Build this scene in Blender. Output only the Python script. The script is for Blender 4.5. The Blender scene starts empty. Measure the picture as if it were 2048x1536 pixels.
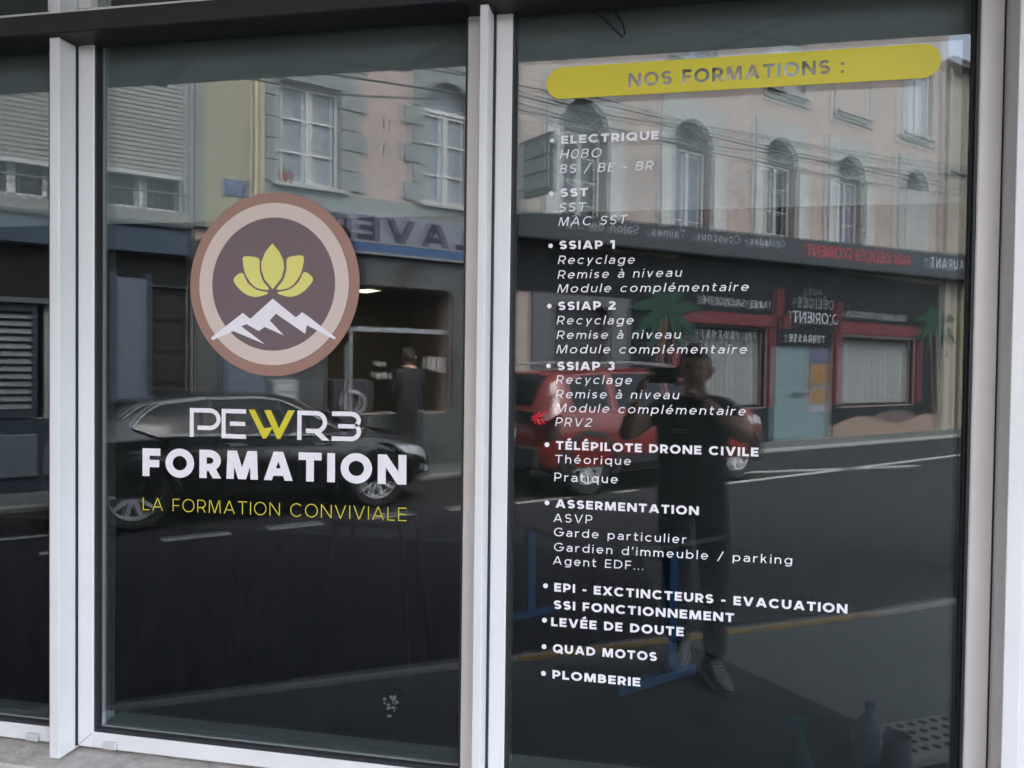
import bpy, bmesh, math, random
from mathutils import Vector, Matrix
from math import sin, cos, pi, radians, sqrt, atan2
random.seed(7)
# ------------------------------------------------------------------ camera, sky, sun, exposure
sc = bpy.context.scene
COL = sc.collection
cam_d = bpy.data.cameras.new('camera'); cam = bpy.data.objects.new('camera', cam_d); COL.objects.link(cam)
cam_d.sensor_width = 36.0; cam_d.lens = 36.0 * 1591.89 / 2048.0
cam_d.clip_start = 0.02; cam_d.clip_end = 2000
yaw, pit, rol = radians(11.10629), radians(-1.21616), radians(0.71282)
R = Matrix.Rotation(yaw, 3, 'Z') @ Matrix.Rotation(pit, 3, 'X') @ Matrix(((1, 0, 0), (0, 0, -1), (0, 1, 0))) @ Matrix.Rotation(rol, 3, 'Z')
CAM_D, CAM_H = 1.95, 1.58
cam.matrix_world = Matrix.Translation((0, -CAM_D, CAM_H)) @ R.to_4x4()
sc.camera = cam
world = bpy.data.worlds.new('World'); sc.world = world; world.use_nodes = True
wn = world.node_tree.nodes; wl = world.node_tree.links
bg = wn['Background']; sky = wn.new('ShaderNodeTexSky'); sky.sky_type = 'NISHITA'; sky.sun_disc = False
SUN_EL, SUN_AZ = 58, 52          # azimuth measured from +X towards +Y
sky.sun_elevation = radians(SUN_EL); sky.sun_rotation = radians(90 - SUN_AZ)
sky.air_density = 1.0; sky.dust_density = 4.0; sky.ozone_density = 1.0
hs = wn.new('ShaderNodeHueSaturation'); hs.inputs['Saturation'].default_value = 0.55   # thin overcast: a greyer sky
wl.new(sky.outputs[0], hs.inputs['Color']); wl.new(hs.outputs[0], bg.inputs[0]); bg.inputs[1].default_value = 0.15
sun_d = bpy.data.lights.new('sun', 'SUN'); sun = bpy.data.objects.new('sun', sun_d); COL.objects.link(sun)
sun_d.energy = 0.5; sun_d.angle = radians(25); sun_d.color = (1.0, 0.96, 0.9)
sv = Vector((cos(radians(SUN_EL)) * cos(radians(SUN_AZ)), cos(radians(SUN_EL)) * sin(radians(SUN_AZ)), sin(radians(SUN_EL))))
sun.rotation_euler = sv.to_track_quat('Z', 'Y').to_euler()
sc.view_settings.view_transform = 'Standard'; sc.view_settings.look = 'None'
sc.view_settings.gamma = 1.0; sc.view_settings.use_curve_mapping = False
sc.view_settings.exposure = 3.72
sc.cycles.use_denoising = True
try:
    sc.cycles.denoiser = 'OPENIMAGEDENOISE'; sc.cycles.denoising_input_passes = 'RGB_ALBEDO_NORMAL'; sc.cycles.denoising_prefilter = 'ACCURATE'
except Exception:
    pass
sc.cycles.max_bounces = 10; sc.cycles.transparent_max_bounces = 16; sc.cycles.glossy_bounces = 6
sc.cycles.caustics_reflective = False; sc.cycles.caustics_refractive = False
sc.cycles.sample_clamp_indirect = 6.0

# ------------------------------------------------------------------ materials
MATS = {}
def mat(name, rgb, rough=0.6, metal=0.0, var=0.0, scale=6.0, bump=0.0, bscale=None, spec=0.5, stain=None, coat=0.0, emit=None, alpha_mix=None):
    if name in MATS: return MATS[name]
    m = bpy.data.materials.new(name); m.use_nodes = True; MATS[name] = m
    nt = m.node_tree; b = nt.nodes['Principled BSDF']
    b.inputs['Base Color'].default_value = (*rgb, 1); b.inputs['Roughness'].default_value = rough
    b.inputs['Metallic'].default_value = metal; b.inputs['Specular IOR Level'].default_value = spec
    if coat: b.inputs['Coat Weight'].default_value = coat; b.inputs['Coat Roughness'].default_value = 0.04
    if emit: b.inputs['Emission Color'].default_value = (*emit[0], 1); b.inputs['Emission Strength'].default_value = emit[1]
    tc = nt.nodes.new('ShaderNodeTexCoord')
    if var:
        n = nt.nodes.new('ShaderNodeTexNoise'); n.inputs['Scale'].default_value = scale; n.inputs['Detail'].default_value = 8; n.inputs['Roughness'].default_value = 0.62
        nt.links.new(tc.outputs['Object'], n.inputs['Vector'])
        mr = nt.nodes.new('ShaderNodeMapRange'); mr.inputs['From Min'].default_value = 0.3; mr.inputs['From Max'].default_value = 0.7
        mr.inputs['To Min'].default_value = 1 - var; mr.inputs['To Max'].default_value = 1 + var
        nt.links.new(n.outputs[0], mr.inputs['Value'])
        mx = nt.nodes.new('ShaderNodeMix'); mx.data_type = 'RGBA'; mx.blend_type = 'MULTIPLY'; mx.inputs[0].default_value = 1
        mx.inputs[6].default_value = (*rgb, 1); nt.links.new(mr.outputs[0], mx.inputs[7])
        last = mx.outputs[2]
        if stain:
            n2 = nt.nodes.new('ShaderNodeTexNoise'); n2.inputs['Scale'].default_value = stain[1]; n2.inputs['Detail'].default_value = 6
            nt.links.new(tc.outputs['Object'], n2.inputs['Vector'])
            r2 = nt.nodes.new('ShaderNodeMapRange'); r2.inputs['From Min'].default_value = stain[2]; r2.inputs['From Max'].default_value = stain[2] + 0.08
            nt.links.new(n2.outputs[0], r2.inputs['Value'])
            m2 = nt.nodes.new('ShaderNodeMix'); m2.data_type = 'RGBA'; m2.inputs[7].default_value = (*stain[0], 1)
            nt.links.new(r2.outputs[0], m2.inputs[0]); nt.links.new(last, m2.inputs[6]); last = m2.outputs[2]
        nt.links.new(last, b.inputs['Base Color'])
    if bump:
        n = nt.nodes.new('ShaderNodeTexNoise'); n.inputs['Scale'].default_value = bscale or 60; n.inputs['Detail'].default_value = 6
        nt.links.new(tc.outputs['Object'], n.inputs['Vector'])
        bp = nt.nodes.new('ShaderNodeBump'); bp.inputs['Strength'].default_value = bump; bp.inputs['Distance'].default_value = 0.01
        nt.links.new(n.outputs[0], bp.inputs['Height']); nt.links.new(bp.outputs[0], b.inputs['Normal'])
    return m

def glass_mat(name, refl, tint, wave=0.0, dust=0.0):
    m = bpy.data.materials.new(name); m.use_nodes = True; nt = m.node_tree; nt.nodes.clear()
    out = nt.nodes.new('ShaderNodeOutputMaterial'); mx = nt.nodes.new('ShaderNodeMixShader')
    tr = nt.nodes.new('ShaderNodeBsdfTransparent'); tr.inputs[0].default_value = (*tint, 1)
    gl = nt.nodes.new('ShaderNodeBsdfGlossy'); gl.inputs['Roughness'].default_value = 0.0; gl.inputs['Color'].default_value = (0.96, 0.98, 1.0, 1)
    mx.inputs[0].default_value = refl
    if wave:
        tc = nt.nodes.new('ShaderNodeTexCoord'); n = nt.nodes.new('ShaderNodeTexNoise'); n.inputs['Scale'].default_value = 1.6; n.inputs['Detail'].default_value = 0
        bp = nt.nodes.new('ShaderNodeBump'); bp.inputs['Strength'].default_value = wave; bp.inputs['Distance'].default_value = 0.01
        nt.links.new(tc.outputs['Object'], n.inputs['Vector']); nt.links.new(n.outputs[0], bp.inputs['Height']); nt.links.new(bp.outputs[0], gl.inputs['Normal'])
    nt.links.new(tr.outputs[0], mx.inputs[1]); nt.links.new(gl.outputs[0], mx.inputs[2]); nt.links.new(mx.outputs[0], out.inputs[0])
    if dust:       # thin dried rain streaks and dust on the outside
        tc = nt.nodes.new('ShaderNodeTexCoord'); mp = nt.nodes.new('ShaderNodeMapping'); mp.inputs['Scale'].default_value = (9, 9, 1.6); n = nt.nodes.new('ShaderNodeTexNoise'); n.inputs['Scale'].default_value = 3.0; n.inputs['Detail'].default_value = 9; n.inputs['Roughness'].default_value = .72
        nt.links.new(tc.outputs['Object'], mp.inputs[0]); nt.links.new(mp.outputs[0], n.inputs['Vector'])
        r = nt.nodes.new('ShaderNodeMapRange'); r.inputs['From Min'].default_value = .45; r.inputs['From Max'].default_value = .75; r.inputs['To Min'].default_value = 0; r.inputs['To Max'].default_value = dust
        nt.links.new(n.outputs[0], r.inputs['Value']); df = nt.nodes.new('ShaderNodeBsdfDiffuse'); df.inputs[0].default_value = (.6, .6, .58, 1)
        m2 = nt.nodes.new('ShaderNodeMixShader'); nt.links.new(r.outputs[0], m2.inputs[0]); nt.links.new(mx.outputs[0], m2.inputs[1]); nt.links.new(df.outputs[0], m2.inputs[2]); nt.links.new(m2.outputs[0], out.inputs[0])
    MATS[name] = m; return m

# ------------------------------------------------------------------ mesh helpers
class MB:
    def __init__(s): s.v = []; s.f = []; s.mi = []
    def add(s, vs, fs, mi=0):
        o = len(s.v); s.v += [tuple(p) for p in vs]
        for f in fs: s.f.append(tuple(i + o for i in f)); s.mi.append(mi)
        return s
    def box(s, x0, x1, y0, y1, z0, z1, mi=0, bev=0.0):
        if bev:
            b = bev; P = []; rings = [(z0, b), (z0 + b, 0), (z1 - b, 0), (z1, b)]
            for z, i in rings:
                X0, X1, Y0, Y1 = x0 + i, x1 - i, y0 + i, y1 - i; c = b * (0 if i else 1)
                if i: P += [(X0 + 0, Y0 + b * .0, z)] * 0 + [(X0 + b * .3, Y0, z), (X1 - b * .3, Y0, z), (X1, Y0 + b * .3, z), (X1, Y1 - b * .3, z), (X1 - b * .3, Y1, z), (X0 + b * .3, Y1, z), (X0, Y1 - b * .3, z), (X0, Y0 + b * .3, z)]
                else: P += [(X0 + c, Y0, z), (X1 - c, Y0, z), (X1, Y0 + c, z), (X1, Y1 - c, z), (X1 - c, Y1, z), (X0 + c, Y1, z), (X0, Y1 - c, z), (X0, Y0 + c, z)]
            F = [tuple(range(7, -1, -1)), tuple(range(24, 32))]
            for r in range(3):
                for k in range(8): F.append((r * 8 + k, r * 8 + (k + 1) % 8, r * 8 + 8 + (k + 1) % 8, r * 8 + 8 + k))
            return s.add(P, F, mi)
        P = [(x0, y0, z0), (x1, y0, z0), (x1, y1, z0), (x0, y1, z0), (x0, y0, z1), (x1, y0, z1), (x1, y1, z1), (x0, y1, z1)]
        return s.add(P, [(3, 2, 1, 0), (4, 5, 6, 7), (0, 1, 5, 4), (1, 2, 6, 5), (2, 3, 7, 6), (3, 0, 4, 7)], mi)
    def poly(s, pts, mi=0): return s.add(pts, [tuple(range(len(pts)))], mi)
    def prism(s, pts2, y0, y1, mi=0):      # outline in x,z; y0 front (towards -y), y1 back
        n = len(pts2); P = [(x, y0, z) for x, z in pts2] + [(x, y1, z) for x, z in pts2]
        F = [tuple(range(n)), tuple(range(2 * n - 1, n - 1, -1))] + [(i, i + n, (i + 1) % n + n, (i + 1) % n) for i in range(n)]
        return s.add(P, F, mi)
    def slab(s, pts, z0, z1, mi=0):        # outline in x,y
        n = len(pts); P = [(x, y, z1) for x, y in pts] + [(x, y, z0) for x, y in pts]
        F = [tuple(range(n)), tuple(range(2 * n - 1, n - 1, -1))] + [(i, i + n, (i + 1) % n + n, (i + 1) % n) for i in range(n)]
        return s.add(P, F, mi)
    def tube(s, pts, r, n=8, mi=0, cap=True):
        pts = [Vector(p) for p in pts]; rr = r if isinstance(r, (list, tuple)) else [r] * len(pts)
        P = []; F = []; up = None
        for i, p in enumerate(pts):
            t = (pts[min(i + 1, len(pts) - 1)] - pts[max(i - 1, 0)]).normalized()
            if up is None: up = Vector((0, 0, 1)) if abs(t.z) < .9 else Vector((1, 0, 0))
            a = t.cross(up).normalized(); b = a.cross(t).normalized(); up = b
            for k in range(n): q = p + (a * cos(2 * pi * k / n) + b * sin(2 * pi * k / n)) * rr[i]; P.append(tuple(q))
        for i in range(len(pts) - 1):
            for k in range(n): F.append((i * n + k, i * n + (k + 1) % n, (i + 1) * n + (k + 1) % n, (i + 1) * n + k))
        if cap: F += [tuple(range(n - 1, -1, -1)), tuple(range((len(pts) - 1) * n, len(pts) * n))]
        return s.add(P, F, mi)
    def lathe(s, prof, n=24, c=(0, 0, 0), axis='z', mi=0):   # prof (r, h)
        P = []; F = []
        for r, h in prof:
            for k in range(n):
                a = 2 * pi * k / n; q = (r * cos(a), r * sin(a), h)
                if axis == 'y': q = (q[0], q[2], q[1])
                P.append((q[0] + c[0], q[1] + c[1], q[2] + c[2]))
        for i in range(len(prof) - 1):
            for k in range(n):
                f = (i * n + k, i * n + (k + 1) % n, (i + 1) * n + (k + 1) % n, (i + 1) * n + k)
                F.append(f if axis == 'z' else f[::-1])
        return s.add(P, F, mi)
    def build(s, name, mats, parent=None, smooth=False, label=None, kind=None):
        me = bpy.data.meshes.new(name); me.from_pydata(s.v, [], s.f)
        if not isinstance(mats, (list, tuple)): mats = [mats]
        for m in mats: me.materials.append(m)
        if len(mats) > 1: me.polygons.foreach_set('material_index', s.mi)
        me.validate(); me.update()
        o = bpy.data.objects.new(name, me); COL.objects.link(o)
        if parent: o.parent = parent
        if smooth:
            for p in me.polygons: p.use_smooth = True
            try: me.set_sharp_from_angle(angle=radians(38))
            except Exception: pass
        if label: o['label'] = label
        if kind: o['kind'] = kind
        return o
def tag(o, label, cat, group=None):
    o['label'] = label; o['category'] = cat
    if group: o['group'] = group
    return o
def empty(name, loc=(0, 0, 0), rz=0.0):
    o = bpy.data.objects.new(name, None); COL.objects.link(o); o.location = loc; o.rotation_euler = (0, 0, rz); o.empty_display_size = 0.2; return o
def copy_tree(o, parent=None):
    c = o.copy(); COL.objects.link(c)
    if parent: c.parent = parent
    for ch in o.children: copy_tree(ch, c)
    return c
def inst(src, name, parent, loc=(0, 0, 0), sc_=None, rot=None):
    c = bpy.data.objects.new(name, src.data); COL.objects.link(c); c.parent = parent; c.location = loc
    if sc_: c.scale = sc_
    if rot: c.rotation_euler = rot
    return c

# street frame: facade of the houses opposite.  s runs along the street, n = distance from the shop corner; local x = -s, local y into the wall
SA = radians(46); NF = 9.55; RZ = pi - SA
ORG = Vector((-sin(SA) * NF, -cos(SA) * NF, 0))
def sfr(name, s=0.0, o=0.0, z=0.0, rz=0.0):     # Empty standing at facade coordinate s, o metres out from the wall
    loc = ORG + Matrix.Rotation(RZ, 3, 'Z') @ Vector((-s, -o, z))
    return empty(name, loc, RZ + rz)

# ------------------------------------------------------------------ monoline letters
def arc(cx, cy, rx, ry, a0, a1, n=None):
    n = n or max(4, int(abs(a1 - a0) / 12))
    return [(cx + rx * cos(radians(a0 + (a1 - a0) * i / n)), cy + ry * sin(radians(a0 + (a1 - a0) * i / n))) for i in range(n + 1)]
def glyph(ch, w):
    h = w / 2; X = .72; d = w * .56
    acc = {'É': 'E', 'é': 'e', 'è': 'e', 'à': 'a'}
    if ch in acc:
        W, S = glyph(acc[ch], w); y = 1.13 if ch == 'É' else .86; c = W / 2 + (.03 if ch != 'à' else -.03)
        if ch == 'à': S = S + [([(c - .1, y + .17), (c + .1, y)], None)]
        else: S = S + [([(c - (.16 if ch == 'É' else .1), y), (c + (.16 if ch == 'É' else .1), y + .17)], None)]
        return W, S
    if ch == 'A':
        W = .92 + w * .35; c = W / 2
        return W, [([(d - .2 * (c - d - .1 * w), -.2), (c - .1 * w + .2 * (c - d - .1 * w), 1.2)], (-9, 9, 0, 1)), ([(W - d + .2 * (c - d - .1 * w), -.2), (c + .1 * w - .2 * (c - d - .1 * w), 1.2)], (-9, 9, 0, 1)), ([(c * .5, .29), (W - c * .5, .29)], None)]
    if ch == 'B':
        W = .72 + w * .2; cx = .36; m = .53; r = W - h - cx
        return W, [([(h, 0), (h, 1)], None), ([(h, 1 - h), (cx, 1 - h)] + arc(cx, (1 - h + m) / 2, r - .05, (1 - h - m) / 2, 90, -90)[1:] + [(h, m)], None), ([(h, m), (cx, m)] + arc(cx, (m + h) / 2, r, (m - h) / 2, 90, -90)[1:] + [(h, h)], None)]
    if ch == 'C': W = .96; return W, [(arc(.52, .5, .52 - h, .52 - h, 42, 318), None)]
    if ch == 'G': W = 1.0; return W, [(arc(.52, .5, .52 - h, .52 - h, 45, 356) + [(1.04 - h, .47), (.56, .47)], None)]
    if ch == 'D': W = .84 + w * .2; return W, [([(h, 0), (h, 1)], None), ([(h, 1 - h), (.34, 1 - h)] + arc(.34, .5, W - h - .34, .5 - h, 90, -90)[1:] + [(h, h)], None)]
    if ch == 'E': W = .62 + w * .3; return W, [([(h, 0), (h, 1)], None), ([(h, 1 - h), (W, 1 - h)], None), ([(h, .5), (W - .05, .5)], None), ([(h, h), (W, h)], None)]
    if ch == 'F': W = .58 + w * .3; return W, [([(h, 0), (h, 1)], None), ([(h, 1 - h), (W, 1 - h)], None), ([(h, .46), (W - .04, .46)], None)]
    if ch == 'H': W = .78 + w * .3; return W, [([(h, 0), (h, 1)], None), ([(W - h, 0), (W - h, 1)], None), ([(h, .5), (W - h, .5)], None)]
    if ch == 'I': return w, [([(h, 0), (h, 1)], None)]
    if ch == 'J': W = .55; return W, [([(W - h, 1), (W - h, .33)] + arc(W / 2, .33, W / 2 - h, .33 - h, 0, -170), None)]
    if ch == 'L': W = .56 + w * .3; return W, [([(h, 0), (h, 1)], None), ([(h, h), (W, h)], None)]
    if ch == 'M':
        W = 1.0 + w * .5; e = .07; c = W / 2
        return W, [([(h, -.2), (h + e * .8, 1.2)], (-9, 9, 0, 1)), ([(W - h, -.2), (W - h - e * .8, 1.2)], (-9, 9, 0, 1)), ([(h + e, 1.12), (c, .0)], (h * .3, 9, 0, 1)), ([(W - h - e, 1.12), (c, .0)], (-9, W - h * .3, 0, 1))]
    if ch == 'N': W = .84 + w * .35; return W, [([(h, 0), (h, 1)], None), ([(W - h, 0), (W - h, 1)], None), ([(h - .1, 1.14), (W - h + .1, -.14)], (0, W, 0, 1))]
    if ch in 'OQ0':
        W = 1.04 if ch != '0' else .8; S = [(arc(W / 2, .5, W / 2 - h, .52 - h, 0, 360, 40), 'loop')]
        if ch == 'Q': S.append(([(.58, .36), (1.0, -.04)], None))
        return W, S
    if ch in 'PR':
        W = .70 + w * .25; cx = .36; m = .38; S = [([(h, 0), (h, 1)], None), ([(h, 1 - h), (cx, 1 - h)] + arc(cx, (1 - h + m) / 2, W - h - cx, (1 - h - m) / 2, 90, -90)[1:] + [(h, m)], None)]
        if ch == 'R': S.append(([(.28, .62), (W - d + .1, -.16)], (-9, 9, 0, m)))
        return W, S
    if ch == 'S':
        W = .70 + w * .15; ry = (.5 - h) / 2 + .01; rx = W / 2 - h
        return W, [(arc(W / 2, 1.01 - h - ry, rx, ry, 28, 250, 16) + arc(W / 2, h - .01 + ry, rx, ry, 70, -152, 16), None)]
    if ch == 'T': W = .78; return W, [([(W / 2, 0), (W / 2, 1)], None), ([(0, 1 - h), (W, 1 - h)], None)]
    if ch == 'U': W = .80 + w * .25; return W, [([(h, 1), (h, .42)] + arc(W / 2, .42, W / 2 - h, .43 - h, 180, 360)[1:] + [(W - h, 1)], None)]
    if ch == 'V':
        W = .88 + w * .35; c = W / 2; k = .2 * (c - d)
        return W, [([(d - k, 1.2), (c + k * .8, -.2)], (-9, 9, 0, 1)), ([(W - d + k, 1.2), (c - k * .8, -.2)], (-9, 9, 0, 1))]
    if ch == 'X': W = .84 + w * .3; return W, [([(d - .15, 1.2), (W - d + .15, -.2)], (-9, 9, 0, 1)), ([(W - d + .15, 1.2), (d - .15, -.2)], (-9, 9, 0, 1))]
    if ch == 'Y': W = .84; return W, [([(W / 2, 0), (W / 2, .5)], None), ([(d - .1, 1.15), (W / 2, .45)], (-9, 9, 0, 1)), ([(W - d + .1, 1.15), (W / 2, .45)], (-9, 9, 0, 1))]
    if ch == '1': W = .30 + w * .6; return W, [([(W - h, 0), (W - h, 1)], None), ([(-.05, .76), (W - h, 1.02)], (0, 9, 0, 1))]
    if ch == '2': W = .70; return W, [(arc(W / 2, .70, W / 2 - h, .30 - h, 165, -28) + [(d, h * 1.6)], (-9, 9, h * .5, 2)), ([(0, h), (W, h)], None)]
    if ch == '3': W = .72; ry = (.5 - h) / 2; return W, [(arc(W / 2, 1 - h - ry, W / 2 - h - .02, ry, 150, -85, 14), None), (arc(W / 2 - .02, h + ry, W / 2 - h, ry + .01, 85, -150, 14), None)]
    if ch == '4': W = .76; return W, [([(W * .68, 0), (W * .68, 1)], None), ([(W * .62, 1.0), (h, .26)], (-9, 9, 0, 1)), ([(0, .25), (W, .25)], None)]
    if ch == '5': W = .70; return W, [([(W - .06, 1 - h), (.14, 1 - h), (.1, .56)] + arc(W / 2 - .03, .32, W / 2 - h + .02, .32 - h, 120, -150), None)]
    if ch == '6': W = .72; return W, [(arc(W / 2, .33, W / 2 - h, .33 - h, 0, 360, 24), 'loop'), ([(h + .02, .4), (.2, .75), (.45, 1.0)], (-9, 9, 0, 1))]
    if ch == '7': W = .68; return W, [([(0, 1 - h), (W, 1 - h)], None), ([(W - h, 1 - h), (.18, -.1)], (-9, 9, 0, 1))]
    if ch == 'a': W = .62; m = .40; return W, [([(W - h, 0), (W - h, .46)] + arc(W / 2, .46, W / 2 - h, X - h - .46, 0, 150)[1:], None), ([(W - h, m), (.28, m)] + arc(.26, (m + h) / 2 - .01, .26 - h, (m - h) / 2 + .01, 90, 270)[1:] + [(.40, h + .02), (W - h, .2)], None)]
    if ch == 'b': W = .72; return W, [([(h, 0), (h, 1.03)], None), (arc(W / 2, X / 2, W / 2 - h, X / 2 - h + .01, 0, 360, 26), 'loop')]
    if ch == 'd': W = .72; return W, [([(W - h, 0), (W - h, 1.03)], None), (arc(W / 2, X / 2, W / 2 - h, X / 2 - h + .01, 0, 360, 26), 'loop')]
    if ch == 'p': W = .72; return W, [([(h, -.24), (h, X)], None), (arc(W / 2, X / 2, W / 2 - h, X / 2 - h + .01, 0, 360, 26), 'loop')]
    if ch == 'q': W = .72; return W, [([(W - h, -.24), (W - h, X)], None), (arc(W / 2, X / 2, W / 2 - h, X / 2 - h + .01, 0, 360, 26), 'loop')]
    if ch == 'g': W = .72; return W, [([(W - h, X), (W - h, -.02)] + arc(W / 2, -.02, W / 2 - h, .24 - h, 0, -150)[1:], None), (arc(W / 2, X / 2, W / 2 - h, X / 2 - h + .01, 0, 360, 26), 'loop')]
    if ch == 'c': W = .66; return W, [(arc(.37, X / 2, .37 - h, X / 2 - h + .01, 45, 315), None)]
    if ch == 'e': W = .70; return W, [([(h, X / 2), (W - h, X / 2)] + arc(W / 2, X / 2, W / 2 - h, X / 2 - h + .01, 0, 318)[1:], None)]
    if ch == 'o': W = .74; return W, [(arc(W / 2, X / 2, W / 2 - h, X / 2 - h + .01, 0, 360, 28), 'loop')]
    if ch == 'h': W = .62; return W, [([(h, 0), (h, 1.03)], None), (arc(W / 2, .42, W / 2 - h, X - .42 - h, 180, 0) + [(W - h, 0)], None)]
    if ch == 'n': W = .62; return W, [([(h, 0), (h, X)], None), (arc(W / 2, .42, W / 2 - h, X - .42 - h, 180, 0) + [(W - h, 0)], None)]
    if ch == 'm':
        W = 1.0; r = (W - w) / 4
        return W, [([(h, 0), (h, X)], None), (arc(h + r, .42, r, X - .42 - h, 180, 0) + [(h + 2 * r, 0)], None), (arc(h + 3 * r, .42, r, X - .42 - h, 180, 0) + [(W - h, 0)], None)]
    if ch == 'u': W = .62; return W, [([(h, X), (h, .32)] + arc(W / 2, .32, W / 2 - h, .32 - h, 180, 360)[1:], None), ([(W - h, 0), (W - h, X)], None)]
    if ch == 'r': W = .42; return W, [([(h, 0), (h, X)], None), (arc(.36, .38, .36 - h, X - .38 - h, 180, 80), None)]
    if ch == 's': W = .52; ry = (X / 2 - h) / 2; return W, [(arc(W / 2, X - h - ry, W / 2 - h, ry, 30, 245, 12) + arc(W / 2, h + ry, W / 2 - h, ry, 65, -150, 12), None)]
    if ch == 't': W = .44; return W, [([(.16, .95), (.16, .2)] + arc(.34, .2, .18, .2 - h, 180, 275)[1:] + [(W, h)], None), ([(0, X - h), (W - .02, X - h)], None)]
    if ch in 'ij': S = [([(h, 0), (h, X)], None), ([(h, .88), (h, .88 + w * 1.1)], None)]; return w, S
    if ch == 'l': return w, [([(h, 0), (h, 1.03)], None)]
    if ch == 'k': W = .58; return W, [([(h, 0), (h, 1.03)], None), ([(W - .04, X + .1), (h, .28)], (-9, 9, 0, X)), ([(.22, .5), (W - .02, -.1)], (-9, 9, 0, 1))]
    if ch == 'v': W = .64; c = W / 2; return W, [([(d - .05, X + .15), (c + .03, -.08)], (-9, 9, 0, X)), ([(W - d + .05, X + .15), (c - .03, -.08)], (-9, 9, 0, X))]
    if ch == 'y': W = .64; c = W / 2; return W, [([(d - .05, X + .15), (c + .0, .03)], (-9, 9, 0, X)), ([(W - d + .06, X + .15), (c - .12, -.24)], (-9, 9, -.24, X))]
    if ch == '-': return .40, [([(0, .40), (.40, .40)], None)]
    if ch == '/': return .5, [([(.0, -.1), (.5, 1.05)], None)]
    if ch == ':': return w * 1.1, [([(w * .55, .08), (w * .55, .08 + w * 1.05)], None), ([(w * .55, .62), (w * .55, .62 + w * 1.05)], None)]
    if ch == '.': return w * 1.1, [([(h, 0), (h, w * 1.1)], None)]
    if ch == '·': return w * 1.1, [([(h, .36), (h, .36 + w * 1.1)], None)]
    if ch in "’'": return w * 1.2, [([(h, .72), (h + .05, 1.03)], None)]
    return .34, []
def clip_poly(P, box):
    for ax, lim, sg in ((0, box[0], 1), (0, box[1], -1), (1, box[2], 1), (1, box[3], -1)):
        Q = []
        for i in range(len(P)):
            a, b = P[i], P[(i + 1) % len(P)]; da, db = (a[ax] - lim) * sg, (b[ax] - lim) * sg
            if da >= 0: Q.append(a)
            if (da > 0 > db) or (da < 0 < db): t = da / (da - db); Q.append((a[0] + (b[0] - a[0]) * t, a[1] + (b[1] - a[1]) * t))
        P = Q
        if len(P) < 3: return []
    return P
def ribbon(pts, w, clip):
    loop = clip == 'loop'; h = w / 2; n = len(pts)
    if loop: pts = pts[:-1]; n -= 1
    L, Rr = [], []
    for i in range(n):
        p = pts[i]
        if loop or 0 < i < n - 1:
            a, b = pts[(i - 1) % n], pts[(i + 1) % n]; d1 = (p[0] - a[0], p[1] - a[1]); d2 = (b[0] - p[0], b[1] - p[1])
        elif i == 0: d1 = d2 = (pts[1][0] - p[0], pts[1][1] - p[1])
        else: d1 = d2 = (p[0] - pts[-2][0], p[1] - pts[-2][1])
        l1 = sqrt(d1[0] ** 2 + d1[1] ** 2) or 1; l2 = sqrt(d2[0] ** 2 + d2[1] ** 2) or 1
        n1 = (-d1[1] / l1, d1[0] / l1); n2 = (-d2[1] / l2, d2[0] / l2); m = (n1[0] + n2[0], n1[1] + n2[1]); ml = m[0] ** 2 + m[1] ** 2
        k = 2 / max(ml, .5); m = (m[0] * k * h, m[1] * k * h)
        L.append((p[0] + m[0], p[1] + m[1])); Rr.append((p[0] - m[0], p[1] - m[1]))
    out = []
    for i in range(n if loop else n - 1):
        j = (i + 1) % n; q = [Rr[i], Rr[j], L[j], L[i]]
        if clip and not loop: q = clip_poly(q, clip)
        if q: out.append(q)
    return out
def text_mb(mb, txt, x0, z0, x1, z1, cap, w, shear=0.0, y=-0.0012, mi=0, dy=1.2e-5, depth=0.0):
    """fit txt between (x0,z0) and (x1,z1); letters stay in proportion, the tracking takes up the difference"""
    gs = [glyph(c, w) for c in txt]; total = sum(g[0] for g in gs); avail = (x1 - x0) / cap - shear * .0
    tr = (avail - total) / max(1, len(txt) - 1); sx = 1.0; TM = .19 if w > .2 else .30
    if tr < .05: sx = avail / (total + .05 * (len(txt) - 1)); tr = .05
    if tr > TM: sx = avail / (total + TM * (len(txt) - 1)); tr = TM
    x = 0.0; slope = (z1 - z0) / (x1 - x0)
    for W, S in gs:
        for k, (pts, clip) in enumerate(S):
            if clip is None and len(pts) == 2 and shear == 0 and False: pass
            yy = y - k * dy
            for q in ribbon(pts, w, clip):
                P = []
                for a, b in q:
                    X = x0 + ((x + a) * sx + shear * b) * cap; P.append((X, yy, z0 + b * cap + slope * (X - x0)))
                mb.add(P, [tuple(range(len(P)))], mi)
                if depth:
                    n = len(P); B = [(p[0], p[1] + depth, p[2]) for p in P]
                    mb.add(P + B, [(i, i + n, (i + 1) % n + n, (i + 1) % n) for i in range(n)], mi)
        x += W + tr
    return mb
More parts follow.
